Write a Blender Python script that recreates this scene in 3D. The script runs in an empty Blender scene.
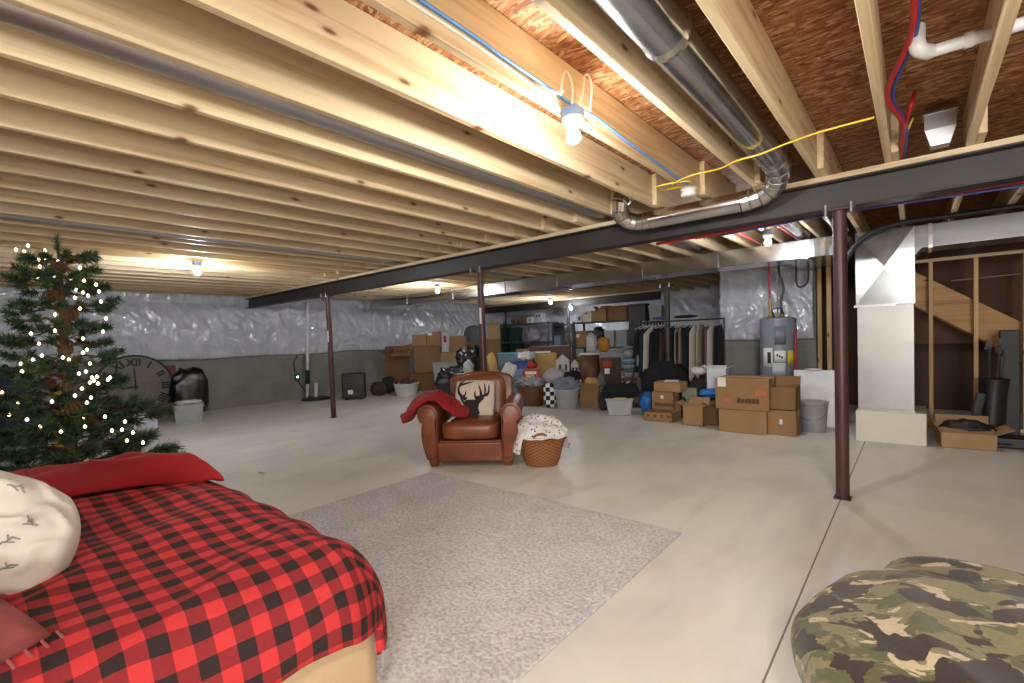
import bpy, bmesh, math, random
from math import sin, cos, pi, radians as rad
from mathutils import Vector, Matrix, noise
random.seed(7)
S = bpy.context.scene
COL = S.collection

# ------------------------------------------------------------------ camera geometry (surveyed from the photograph)
FPX, CXP, CYP, EYE = 473.6, 512.0, 354.6, 1.31
_yaw, _pitch, _roll = rad(40.4334), rad(2.019), rad(-2.0462)
_f = Vector((-sin(_yaw), cos(_yaw), 0)); _r = Vector((cos(_yaw), sin(_yaw), 0)); _u = Vector((0, 0, 1))
FW = _f*cos(_pitch) - _u*sin(_pitch); _u2 = _u*cos(_pitch) + _f*sin(_pitch)
RT = _r*cos(_roll) + _u2*sin(_roll); UP = -_r*sin(_roll) + _u2*cos(_roll)
def ray(x, y): return FW + (x-CXP)/FPX*RT - (y-CYP)/FPX*UP
def pz(x, y, z=0.0):
    d = ray(x, y); t = (z-EYE)/d.z; return Vector((d.x*t, d.y*t, z))
def pY(x, y, Y):
    d = ray(x, y); t = Y/d.y; return Vector((d.x*t, Y, EYE+d.z*t))
def pX(x, y, X):
    d = ray(x, y); t = X/d.x; return Vector((X, d.y*t, EYE+d.z*t))
def pD(x, y, D):
    d = ray(x, y); return Vector((d.x*D, d.y*D, EYE+d.z*D))

cam = bpy.data.cameras.new('camera'); co = bpy.data.objects.new('camera', cam); COL.objects.link(co)
cam.sensor_width = 36; cam.lens = FPX/1024*36; cam.shift_y = (CYP-341.5)/1024; cam.clip_start = .05
M = Matrix.Identity(4)
for i in range(3):
    M[i][0] = RT[i]; M[i][1] = UP[i]; M[i][2] = -FW[i]
M[2][3] = EYE
co.matrix_world = M
S.camera = co
S.view_settings.view_transform = 'Standard'; S.view_settings.look = 'None'
S.view_settings.gamma = 1; S.view_settings.use_curve_mapping = False
S.view_settings.exposure = 0.36
S.cycles.use_denoising = True
S.cycles.max_bounces = 8; S.cycles.diffuse_bounces = 5
S.cycles.sample_clamp_indirect = 6
w = bpy.data.worlds.new('world'); S.world = w; w.use_nodes = True
w.node_tree.nodes['Background'].inputs[0].default_value = (.5, .5, .5, 1); w.node_tree.nodes['Background'].inputs[1].default_value = .05

# ------------------------------------------------------------------ object helpers
def tag(o, label=None, cat=None, group=None, kind=None):
    if label: o['label'] = label
    if cat: o['category'] = cat
    if group: o['group'] = group
    if kind: o['kind'] = kind
    return o
def thing(name, label, cat, loc=(0, 0, 0), rz=0, group=None):
    o = bpy.data.objects.new(name, None); COL.objects.link(o)
    o.empty_display_size = .1
    o.location = loc; o.rotation_euler = (0, 0, rz)
    return tag(o, label, cat, group)
def link(name, me, mat, parent=None, smooth=False):
    o = bpy.data.objects.new(name, me); COL.objects.link(o)
    if mat is not None and len(me.materials) == 0: me.materials.append(mat)
    if smooth: me.polygons.foreach_set('use_smooth', [True]*len(me.polygons))
    if parent is not None: o.parent = parent
    return o
def bevel(o, w=.003, seg=2):
    m = o.modifiers.new('b', 'BEVEL'); m.width = w; m.segments = seg; m.limit_method = 'ANGLE'; m.angle_limit = rad(40)
    return o
def subsurf(o, n=1):
    m = o.modifiers.new('s', 'SUBSURF'); m.levels = n; m.render_levels = n
    return o
class MB:
    def __init__(s): s.v = []; s.f = []; s.mi = []; s.uv = None
    def add(s, vs, fs, mi=0):
        k = len(s.v); s.v += [Vector(v) for v in vs]; s.f += [tuple(i+k for i in f) for f in fs]; s.mi += [mi]*len(fs)
    def box(s, a, b, mi=0, T=None):
        (x0, y0, z0), (x1, y1, z1) = a, b
        vs = [Vector(p) for p in ((x0,y0,z0),(x1,y0,z0),(x1,y1,z0),(x0,y1,z0),(x0,y0,z1),(x1,y0,z1),(x1,y1,z1),(x0,y1,z1))]
        if T is not None: vs = [T @ v for v in vs]
        s.add(vs, [(0,3,2,1),(4,5,6,7),(0,1,5,4),(1,2,6,5),(2,3,7,6),(3,0,4,7)], mi); return s
    def cbox(s, c, d, mi=0, T=None):
        c = Vector(c); h = Vector(d)/2
        return s.box(c-h, c+h, mi, T)
    def tube(s, pts, r, n=10, cap=True, mi=0, closed=False):
        pts = [Vector(p) for p in pts]; N = len(pts)
        rs = r if isinstance(r, (list, tuple)) else [r]*N
        rings = []; prev = None
        for i, p in enumerate(pts):
            if closed: t = pts[(i+1) % N]-pts[i-1]
            else: t = pts[min(i+1, N-1)]-pts[max(i-1, 0)]
            t.normalize()
            if prev is None:
                a = Vector((0, 0, 1)) if abs(t.z) < .9 else Vector((1, 0, 0))
                nx = t.cross(a).normalized()
            else:
                nx = prev - t*prev.dot(t)
                nx = nx.normalized() if nx.length > 1e-6 else t.orthogonal().normalized()
            prev = nx; ny = t.cross(nx)
            rings.append([p+(nx*cos(2*pi*j/n)+ny*sin(2*pi*j/n))*rs[i] for j in range(n)])
        vs = [v for rg in rings for v in rg]; fs = []
        M_ = N if closed else N-1
        for i in range(M_):
            for j in range(n):
                a = i*n+j; b = i*n+(j+1) % n; i2 = (i+1) % N
                fs.append((a, b, i2*n+(j+1) % n, i2*n+j))
        if cap and not closed:
            fs.append(tuple(range(n-1, -1, -1))); fs.append(tuple((N-1)*n+j for j in range(n)))
        s.add(vs, fs, mi); return s
    def lathe(s, prof, n=24, c=(0, 0, 0), sx=1, sy=1, mi=0, capb=True, capt=True):
        c = Vector(c); vs = []; fs = []
        for (r, z) in prof:
            for j in range(n):
                a = 2*pi*j/n; vs.append(c+Vector((r*cos(a)*sx, r*sin(a)*sy, z)))
        for i in range(len(prof)-1):
            for j in range(n):
                fs.append((i*n+j, i*n+(j+1) % n, (i+1)*n+(j+1) % n, (i+1)*n+j))
        if capb and prof[0][0] > 1e-5: fs.append(tuple(range(n-1, -1, -1)))
        if capt and prof[-1][0] > 1e-5: fs.append(tuple((len(prof)-1)*n+j for j in range(n)))
        s.add(vs, fs, mi); return s
    def prism(s, poly, y0, y1, mi=0, T=None):          # poly of (x, z), extruded along y
        n = len(poly); vs = [Vector((x, y0, z)) for x, z in poly]+[Vector((x, y1, z)) for x, z in poly]
        if T is not None: vs = [T @ v for v in vs]
        fs = [tuple(range(n)), tuple(range(2*n-1, n-1, -1))]+[(i, i+n, (i+1) % n+n, (i+1) % n) for i in range(n)]
        s.add(vs, fs, mi); return s
    def grid(s, fn, nu, nv, mi=0, closed_u=False):
        vs = [fn(i/nu, j/nv) for j in range(nv+1) for i in range(nu+1)]
        fs = [(j*(nu+1)+i, j*(nu+1)+i+1, (j+1)*(nu+1)+i+1, (j+1)*(nu+1)+i) for j in range(nv) for i in range(nu)]
        s.add(vs, fs, mi); return s
    def build(s, name, mat, parent=None, smooth=False, weld=False):
        me = bpy.data.meshes.new(name); me.from_pydata([tuple(v) for v in s.v], [], s.f)
        mats = mat if isinstance(mat, (list, tuple)) else [mat]
        for m in mats: me.materials.append(m)
        me.polygons.foreach_set('material_index', s.mi)
        bm = bmesh.new(); bm.from_mesh(me)
        if weld: bmesh.ops.remove_doubles(bm, verts=bm.verts, dist=1e-4)
        bmesh.ops.recalc_face_normals(bm, faces=bm.faces); bm.to_mesh(me); bm.free()
        me.update()
        return link(name, me, None, parent, smooth)
def autosmooth(o, ang=40):
    me = o.data; me.polygons.foreach_set('use_smooth', [True]*len(me.polygons))
    bm = bmesh.new(); bm.from_mesh(me)
    for e in bm.edges:
        if len(e.link_faces) == 2 and e.calc_face_angle(0) > rad(ang): e.smooth = False
    bm.to_mesh(me); bm.free(); return o
def lettering(name, body, size, mat, parent, loc, rot, extrude=.001, center=False, offset=0):
    cu = bpy.data.curves.new('lettering', 'FONT'); cu.body = body; cu.size = size; cu.extrude = extrude; cu.offset = offset; cu.resolution_u = 3
    if center: cu.align_x = 'CENTER'; cu.align_y = 'CENTER'
    tmp = bpy.data.objects.new('tmp', cu); COL.objects.link(tmp); bpy.context.view_layer.update()
    me = bpy.data.meshes.new_from_object(tmp.evaluated_get(bpy.context.evaluated_depsgraph_get())); bpy.data.objects.remove(tmp); bpy.data.curves.remove(cu)
    me.materials.clear(); me.materials.append(mat)
    o = link(name, me, None, parent); o.location = loc; o.rotation_euler = rot; o['kind'] = 'stuff' if False else 'thing'; del o['kind']
    return o
def struct(o): o['kind'] = 'structure'; return o
def bez(pts, n=8):                                      # Catmull-Rom through points
    pts = [Vector(p) for p in pts]; out = []
    for i in range(len(pts)-1):
        p0 = pts[max(i-1, 0)]; p1 = pts[i]; p2 = pts[i+1]; p3 = pts[min(i+2, len(pts)-1)]
        for k in range(n):
            t = k/n
            out.append(.5*((2*p1)+(p2-p0)*t+(2*p0-5*p1+4*p2-p3)*t*t+(3*p1-p0-3*p2+p3)*t**3))
    out.append(pts[-1]); return out
def fbm(p, o=4): return noise.fractal(Vector(p), 1.0, 2.0, o)
def ridge(p):
    n = noise.noise(Vector(p)); return 1-math.sqrt(n*n+.0025)+.05

# ------------------------------------------------------------------ materials
def nm(name):
    m = bpy.data.materials.new(name); m.use_nodes = True
    nt = m.node_tree; b = nt.nodes['Principled BSDF']
    return m, nt, b
def N(nt, t, **k):
    n = nt.nodes.new(t)
    for a, v in k.items():
        if a == 'inp':
            for q, z in v.items(): n.inputs[q].default_value = z
        else: setattr(n, a, v)
    return n
def L(nt, a, b): nt.links.new(a, b)
def srgb(r, g, b):
    f = lambda c: (c/255/12.92 if c/255 <= .04045 else ((c/255+.055)/1.055)**2.4)
    return (f(r), f(g), f(b), 1)
def ramp(nt, stops, interp='LINEAR'):
    r = N(nt, 'ShaderNodeValToRGB'); r.color_ramp.interpolation = interp
    e = r.color_ramp.elements
    while len(e) < len(stops): e.new(.5)
    for i, (p, c) in enumerate(stops): e[i].position = p; e[i].color = c if len(c) == 4 else (*c, 1)
    return r
def coords(nt, scale=(1, 1, 1), kind='Object', rnd=False):
    tc = N(nt, 'ShaderNodeTexCoord'); mp = N(nt, 'ShaderNodeMapping'); mp.inputs['Scale'].default_value = scale
    L(nt, tc.outputs[kind], mp.inputs['Vector'])
    if rnd:
        oi = N(nt, 'ShaderNodeObjectInfo'); c = N(nt, 'ShaderNodeCombineXYZ'); mu = N(nt, 'ShaderNodeMath', operation='MULTIPLY', inp={1: 37.0})
        L(nt, oi.outputs['Random'], mu.inputs[0]); [L(nt, mu.outputs[0], c.inputs[i]) for i in range(3)]
        L(nt, c.outputs[0], mp.inputs['Location'])
    return mp.outputs['Vector']
def mixc(nt, fac, a, b, mode='MIX'):
    m = N(nt, 'ShaderNodeMix', data_type='RGBA', blend_type=mode)
    if isinstance(fac, (int, float)): m.inputs[0].default_value = fac
    else: L(nt, fac, m.inputs[0])
    for v, i in ((a, 6), (b, 7)):
        if isinstance(v, tuple): m.inputs[i].default_value = v
        else: L(nt, v, m.inputs[i])
    return m.outputs[2]
def bump(nt, b, h, strength=.3, dist=.01):
    bp = N(nt, 'ShaderNodeBump'); bp.inputs['Strength'].default_value = strength; bp.inputs['Distance'].default_value = dist
    L(nt, h, bp.inputs['Height']); L(nt, bp.outputs[0], b.inputs['Normal'])
def plain(name, c, rough=.6, metal=0, spec=.5, var=.12, scale=6, bmp=0, bscale=60, sheen=0, coat=0):
    m, nt, b = nm(name); v = coords(nt, (1, 1, 1), rnd=True)
    n = N(nt, 'ShaderNodeTexNoise', inp={'Scale': scale, 'Detail': 4.0}); L(nt, v, n.inputs['Vector'])
    r = ramp(nt, [(.25, tuple(x*(1-var) for x in c[:3])), (.75, tuple(min(1, x*(1+var)) for x in c[:3]))]); L(nt, n.outputs['Fac'], r.inputs[0])
    L(nt, r.outputs[0], b.inputs['Base Color'])
    b.inputs['Roughness'].default_value = rough; b.inputs['Metallic'].default_value = metal; b.inputs['Specular IOR Level'].default_value = spec
    if sheen: b.inputs['Sheen Weight'].default_value = sheen
    if coat: b.inputs['Coat Weight'].default_value = coat
    if bmp:
        n2 = N(nt, 'ShaderNodeTexNoise', inp={'Scale': bscale, 'Detail': 3.0}); L(nt, v, n2.inputs['Vector']); bump(nt, b, n2.outputs['Fac'], bmp, .01)
    return m
def wood(name, light, dark, knot, along='Y', rough=.55, knots=True, gscale=1.0):
    m, nt, b = nm(name)
    sc = {'Y': (22, .9, 22), 'Z': (22, 22, .9), 'X': (.9, 22, 22)}[along]
    v = coords(nt, tuple(s*gscale for s in sc), rnd=True)
    n = N(nt, 'ShaderNodeTexNoise', inp={'Scale': 1.0, 'Detail': 5.0, 'Distortion': .6}); L(nt, v, n.inputs['Vector'])
    r = ramp(nt, [(.3, dark), (.52, light), (.75, tuple(x*1.06 for x in light[:3]))]); L(nt, n.outputs['Fac'], r.inputs[0])
    oi = N(nt, 'ShaderNodeObjectInfo'); mr = N(nt, 'ShaderNodeMapRange', inp={'To Min': .86, 'To Max': 1.1}); L(nt, oi.outputs['Random'], mr.inputs[0])
    hs = N(nt, 'ShaderNodeHueSaturation'); L(nt, mr.outputs[0], hs.inputs['Value']); L(nt, r.outputs[0], hs.inputs['Color'])
    colr = hs.outputs[0]
    if knots:
        v2 = coords(nt, (1, 1, 1), rnd=True); ss = N(nt, 'ShaderNodeSeparateXYZ'); L(nt, v2, ss.inputs[0]); cc = N(nt, 'ShaderNodeCombineXYZ')
        la, lb = {'Y': (1, 2), 'Z': (2, 0), 'X': (0, 2)}[along]
        for o_, k_, i_ in ((la, 2.0, 0), (lb, 5.5, 1)):
            mm = N(nt, 'ShaderNodeMath', operation='MULTIPLY', inp={1: k_}); L(nt, ss.outputs[o_], mm.inputs[0]); L(nt, mm.outputs[0], cc.inputs[i_])
        vo = N(nt, 'ShaderNodeTexVoronoi', voronoi_dimensions='2D', inp={'Scale': 1.0}); L(nt, cc.outputs[0], vo.inputs['Vector'])
        rk = ramp(nt, [(.0, (1, 1, 1)), (.04, (.85, .85, .85)), (.075, (.22, .22, .22)), (.13, (0, 0, 0))]); L(nt, vo.outputs['Distance'], rk.inputs[0])
        # only some cells carry a knot
        sx = N(nt, 'ShaderNodeSeparateColor'); L(nt, vo.outputs['Color'], sx.inputs[0])
        gt = N(nt, 'ShaderNodeMath', operation='GREATER_THAN', inp={1: .55}); L(nt, sx.outputs[0], gt.inputs[0])
        mu = N(nt, 'ShaderNodeMath', operation='MULTIPLY'); L(nt, rk.outputs[0], mu.inputs[0]); L(nt, gt.outputs[0], mu.inputs[1])
        colr = mixc(nt, mu.outputs[0], colr, knot)
    L(nt, colr, b.inputs['Base Color']); b.inputs['Roughness'].default_value = rough; b.inputs['Specular IOR Level'].default_value = .3
    bump(nt, b, n.outputs['Fac'], .08, .004)
    return m
MAT = {}
MAT['pine'] = wood('pine', srgb(224, 202, 165), srgb(198, 168, 126), srgb(112, 66, 38))
MAT['pine_x'] = wood('pine_x', srgb(218, 198, 164), srgb(190, 164, 126), srgb(112, 66, 38), 'X')
MAT['pine_z'] = wood('pine_z', srgb(214, 178, 128), srgb(184, 142, 95), srgb(112, 66, 38), 'Z')
MAT['stairwood'] = wood('stairwood', srgb(204, 160, 108), srgb(176, 128, 80), srgb(100, 58, 30), 'X')
def osb():
    m, nt, b = nm('osb')
    v = coords(nt, (13, 40, 13))
    n0 = N(nt, 'ShaderNodeTexNoise', inp={'Scale': .35, 'Detail': 2.0}); L(nt, v, n0.inputs['Vector'])
    vm = N(nt, 'ShaderNodeVectorMath', operation='MULTIPLY_ADD'); vm.inputs[1].default_value = (3.5, 3.5, 3.5)
    L(nt, n0.outputs['Color'], vm.inputs[0]); L(nt, v, vm.inputs[2])
    vo = N(nt, 'ShaderNodeTexVoronoi', inp={'Scale': 1.6}); L(nt, vm.outputs[0], vo.inputs['Vector'])
    sx = N(nt, 'ShaderNodeSeparateColor'); L(nt, vo.outputs['Color'], sx.inputs[0])
    r = ramp(nt, [(0, srgb(118, 74, 46)), (.35, srgb(154, 102, 66)), (.7, srgb(174, 124, 84)), (1, srgb(206, 168, 124))]); L(nt, sx.outputs[0], r.inputs[0])
    n1 = N(nt, 'ShaderNodeTexNoise', inp={'Scale': 2.2, 'Detail': 6.0}); L(nt, v, n1.inputs['Vector'])
    r1 = ramp(nt, [(.3, (.55, .5, .46)), (.6, (1, 1, 1))]); L(nt, n1.outputs['Fac'], r1.inputs[0])
    c = mixc(nt, .8, r.outputs[0], r1.outputs[0], 'MULTIPLY')
    L(nt, c, b.inputs['Base Color']); b.inputs['Roughness'].default_value = .7; b.inputs['Specular IOR Level'].default_value = .25
    bump(nt, b, sx.outputs[1], .25, .003)
    return m
MAT['osb'] = osb()
def floor_mat():
    m, nt, b = nm('concrete_floor')
    v = coords(nt)
    n = N(nt, 'ShaderNodeTexNoise', inp={'Scale': .8, 'Detail': 6.0, 'Roughness': .6, 'Distortion': .5}); L(nt, v, n.inputs['Vector'])
    r = ramp(nt, [(.3, srgb(213, 211, 202)), (.5, srgb(227, 225, 216)), (.7, srgb(234, 233, 225))]); L(nt, n.outputs['Fac'], r.inputs[0])
    v2 = coords(nt, (1.2, .35, 1)); n2 = N(nt, 'ShaderNodeTexNoise', inp={'Scale': 1.6, 'Detail': 5.0, 'Distortion': 1.5}); L(nt, v2, n2.inputs['Vector'])
    r2 = ramp(nt, [(.35, (.86, .86, .87)), (.55, (1, 1, 1))]); L(nt, n2.outputs['Fac'], r2.inputs[0])
    c = mixc(nt, .8, r.outputs[0], r2.outputs[0], 'MULTIPLY')
    # saw-cut control joints
    tc = N(nt, 'ShaderNodeTexCoord'); sp = N(nt, 'ShaderNodeSeparateXYZ'); L(nt, tc.outputs['Object'], sp.inputs[0])
    ad = N(nt, 'ShaderNodeMath', operation='ADD', inp={1: .435}); L(nt, sp.outputs[0], ad.inputs[0])
    ab = N(nt, 'ShaderNodeMath', operation='ABSOLUTE'); L(nt, ad.outputs[0], ab.inputs[0])
    lt = N(nt, 'ShaderNodeMath', operation='LESS_THAN', inp={1: .004}); L(nt, ab.outputs[0], lt.inputs[0])
    c = mixc(nt, lt.outputs[0], c, srgb(120, 95, 75))
    L(nt, c, b.inputs['Base Color'])
    rr = N(nt, 'ShaderNodeMapRange', inp={'To Min': .3, 'To Max': .5}); L(nt, n2.outputs['Fac'], rr.inputs[0]); L(nt, rr.outputs[0], b.inputs['Roughness'])
    b.inputs['Specular IOR Level'].default_value = .35
    n3 = N(nt, 'ShaderNodeTexNoise', inp={'Scale': 25.0, 'Detail': 4.0}); L(nt, v, n3.inputs['Vector']); bump(nt, b, n3.outputs['Fac'], .04, .01)
    return m
MAT['floor'] = floor_mat()
def wall_mat():
    m, nt, b = nm('concrete_wall')
    v = coords(nt); n = N(nt, 'ShaderNodeTexNoise', inp={'Scale': 2.0, 'Detail': 6.0}); L(nt, v, n.inputs['Vector'])
    r = ramp(nt, [(.3, srgb(128, 128, 122)), (.7, srgb(150, 150, 144))]); L(nt, n.outputs['Fac'], r.inputs[0])
    vb = coords(nt); sp = N(nt, 'ShaderNodeSeparateXYZ'); L(nt, vb, sp.inputs[0])
    su = N(nt, 'ShaderNodeMath', operation='ADD'); L(nt, sp.outputs[0], su.inputs[0]); L(nt, sp.outputs[1], su.inputs[1])
    cb = N(nt, 'ShaderNodeCombineXYZ'); L(nt, su.outputs[0], cb.inputs[0]); L(nt, sp.outputs[2], cb.inputs[1])
    br = N(nt, 'ShaderNodeTexBrick', offset=0.0, squash=1.0, inp={'Scale': 1.0, 'Mortar Size': .006, 'Brick Width': .92, 'Row Height': .2, 'Color1': (1, 1, 1, 1), 'Color2': (.93, .93, .93, 1), 'Mortar': (.68, .68, .66, 1)})
    L(nt, cb.outputs[0], br.inputs['Vector'])
    c = mixc(nt, .55, r.outputs[0], br.outputs['Color'], 'MULTIPLY'); L(nt, c, b.inputs['Base Color']); b.inputs['Roughness'].default_value = .85
    bump(nt, b, n.outputs['Fac'], .15, .01)
    return m
MAT['cwall'] = wall_mat()
def vinyl():
    m, nt, b = nm('vinyl_sheet')
    v = coords(nt, (1.5, 1.5, .8), rnd=True); n = N(nt, 'ShaderNodeTexNoise', inp={'Scale': 3.0, 'Detail': 5.0, 'Distortion': 1.2}); L(nt, v, n.inputs['Vector'])
    r = ramp(nt, [(.3, srgb(190, 193, 206)), (.7, srgb(214, 216, 228))]); L(nt, n.outputs['Fac'], r.inputs[0]); L(nt, r.outputs[0], b.inputs['Base Color'])
    b.inputs['Roughness'].default_value = .22; b.inputs['Specular IOR Level'].default_value = .6
    wv = N(nt, 'ShaderNodeTexNoise', noise_type='RIDGED_MULTIFRACTAL', inp={'Scale': 3.2, 'Detail': 2.5, 'Roughness': .45, 'Distortion': 1.6}); L(nt, v, wv.inputs['Vector'])
    bump(nt, b, wv.outputs['Fac'], .55, .035)
    b.inputs['Coat Weight'].default_value = .5; b.inputs['Coat Roughness'].default_value = .12
    return m
MAT['vinyl'] = vinyl()
def metal(name, c, rough=.3, spangle=True):
    m, nt, b = nm(name); v = coords(nt, rnd=True)
    n = N(nt, 'ShaderNodeTexNoise', inp={'Scale': 5.0, 'Detail': 4.0}); L(nt, v, n.inputs['Vector'])
    r = ramp(nt, [(.3, tuple(x*.86 for x in c[:3])), (.7, c)]); L(nt, n.outputs['Fac'], r.inputs[0]); L(nt, r.outputs[0], b.inputs['Base Color'])
    b.inputs['Metallic'].default_value = 1
    rr = N(nt, 'ShaderNodeMapRange', inp={'To Min': rough*.8, 'To Max': rough*1.3}); L(nt, n.outputs['Fac'], rr.inputs[0]); L(nt, rr.outputs[0], b.inputs['Roughness'])
    n2 = N(nt, 'ShaderNodeTexNoise', inp={'Scale': 2.5, 'Detail': 2.0}); L(nt, v, n2.inputs['Vector']); bump(nt, b, n2.outputs['Fac'], .15, .02)
    return m
MAT['galv'] = metal('galvanized', (.60, .62, .65), .2)
MAT['galv_dull'] = metal('galvanized_dull', (.52, .52, .54), .42)
MAT['foil'] = metal('foil', (.66, .65, .64), .2)
MAT['beam_paint_post_shade'] = plain('beam_paint_post_shade', srgb(50, 45, 45), .5, var=.25, scale=4)
MAT['post_paint'] = plain('post_paint', srgb(70, 40, 40), .42, var=.2, scale=8)
def emit(name, c, s):
    m, nt, b = nm(name); b.inputs['Base Color'].default_value = (*c, 1); b.inputs['Emission Color'].default_value = (*c, 1); b.inputs['Emission Strength'].default_value = s
    return m
P = {}
def pl(name, *a, **k):
    if name not in P: P[name] = plain(name, *a, **k)
    return P[name]
def card(i):
    cs = [(154, 120, 84), (136, 104, 72), (162, 128, 90), (118, 90, 62), (168, 138, 102)]
    return pl('cardboard%d' % i, srgb(*cs[i % 5]), .8, var=.08, spec=.2, bmp=.05)
# ================================================================== the room
XL, YB, YF, XR = -11.5, 13.2, -2.6, 4.6      # left wall, back wall, front wall (behind camera), right wall
XC, YW = -2.6, 8.9                           # corner of the jog, wall behind the water heater
ZJ, ZO, ZC = 2.427, 2.695, 1.12               # joist bottom, subfloor, top of exposed concrete
struct(MB().box((XL-.2, YF-.2, -.2), (XR+.2, YB+.2, 0)).build('floor', MAT['floor']))
struct(MB().box((XL-.2, YF-.2, ZO), (XR+.2, YB+.2, ZO+.03)).build('ceiling', MAT['osb']))
struct(MB().box((XL-.2, YF, 0), (XL, YB, ZO)).build('wall_left', MAT['cwall']))
struct(MB().box((XL-.2, YB, 0), (XC, YB+.2, ZO)).build('wall_back', MAT['cwall']))
struct(MB().box((XC, YW, 0), (-1.2, YW+.2, ZO)).box((XC, YW+.2, 0), (XC+.2, YB+.2, ZO)).build('wall_utility', MAT['cwall']))
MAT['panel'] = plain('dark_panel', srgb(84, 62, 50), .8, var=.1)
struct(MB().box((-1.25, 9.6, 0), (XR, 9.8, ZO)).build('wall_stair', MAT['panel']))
struct(MB().box((XR, YF, 0), (XR+.2, 9.8, ZO)).build('wall_right', MAT['cwall']))
struct(MB().box((XL, YF-.2, 0), (XR+.2, YF, ZO)).build('wall_front', MAT['cwall']))

# vinyl-faced insulation blankets over the upper walls
def blanket(name, label, p0, p1, nrm, z0, z1, seed, dens=26):
    p0 = Vector(p0); p1 = Vector(p1); nrm = Vector(nrm); Ln = (p1-p0).length; nu = int(Ln*dens); nv = int((z1-z0)*dens*1.3)
    def fn(u, v):
        s = u*Ln; z = z0+(z1-z0)*v
        # quilted bulge between fastening rows, hard folds fanning from the fastenings
        q = seed*7.3
        rowp = abs(sin(pi*min(1, max(0, (z-z0)/(2.27-z0))))) if z < 2.27 else abs(sin(pi*(z-2.27)/(z1-2.27+1e-6)))*.4
        d = .035+.055*rowp**.6
        w1 = noise.noise(Vector((s*1.1+q, z*1.7, 1.3)))
        fold = ridge((s*3.1+w1*2.2+q, z*.9+w1*1.3, 4.1))**5*.045
        fold2 = ridge((s*6+z*3.4+w1*4, z*2.2-w1*3, 9.1+q))**7*.028
        d += fold*(.35+rowp)+fold2+.02*w1
        if v == 0 or v == 1: d = max(.012, d*.35)
        zz = z + (.03*noise.noise(Vector((s*.9, q, 0))) if v < .5 else 0)*(1-v)
        p = p0.lerp(p1, u)+nrm*max(d, .012); p.z = zz; return p
    mb = MB(); mb.grid(fn, nu, nv)
    o = mb.build(name, MAT['vinyl'], None, True)
    m = o.modifiers.new('t', 'SOLIDIFY'); m.thickness = .006; m.offset = -1
    return tag(o, label, 'insulation')
blanket('insulation_blanket', 'long white vinyl insulation sheet on left wall over bare concrete', (XL, YF, 0), (XL, YB-.14, 0), (1, 0, 0), ZC-.02, ZO-.03, 1)
blanket('insulation_blanket', 'white vinyl insulation sheet on far back wall behind the storage shelves', (XL+.14, YB, 0), (XC-.1, YB, 0), (0, -1, 0), ZC, ZO-.03, 2, 20)
blanket('insulation_blanket', 'white vinyl insulation sheet on wall behind the water heater', (XC-.02, YW, 0), (-1.22, YW, 0), (0, -1, 0), ZC, ZO-.03, 3, 34)

# joists ------------------------------------------------------------
ordn = ['first', 'second', 'third', 'fourth', 'fifth', 'sixth', 'seventh', 'eighth', 'ninth', 'tenth', 'eleventh', 'twelfth', 'thirteenth', 'fourteenth', 'fifteenth',
        'sixteenth', 'seventeenth', 'eighteenth', 'nineteenth', 'twentieth', 'twenty-first', 'twenty-second', 'twenty-third', 'twenty-fourth', 'twenty-fifth', 'twenty-sixth']
def jx(k): return -.115-.407*k
BY = 4.33                                      # main beam centre line
def joist(k, y0, y1, dx, lab, grp):
    xr = jx(k)+dx; c = Vector((xr-.02, y0, ZJ))
    o = MB().box((-.02, 0, 0), (.02, y1-y0, ZO-ZJ-.002)).build('floor_joist', MAT['pine'])
    o.location = c; bevel(o, .003, 1)
    return tag(o, lab, 'joist', grp)
for k in range(-5, 28):
    d = k-3
    if d == 0: lab = 'pale pine ceiling joist carrying the near bare bulb and blue cable'
    elif d > 0: lab = 'near pine ceiling joist, %s to the left of the one with the bulb' % ordn[d-1]
    else: lab = 'near pine ceiling joist, %s to the right of the one with the bulb' % ordn[-d-1]
    joist(k, YF+.01, BY+.14, 0, lab, 'near ceiling joists')
for k in range(-5, 27):
    d = k-3
    if d == 0: lab = 'pine joist beyond the steel beam, in line with the near bulb'
    elif d > 0: lab = 'pine joist beyond the beam, %s left of the near bulb line' % ordn[d-1]
    else: lab = 'pine joist beyond the beam, %s right of the near bulb line' % ordn[-d-1]
    joist(k, BY-.32, (9.58 if k < 1 else (YW-.01 if k < 6 else YB-.1)), .0405, lab, 'far ceiling joists')
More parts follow.
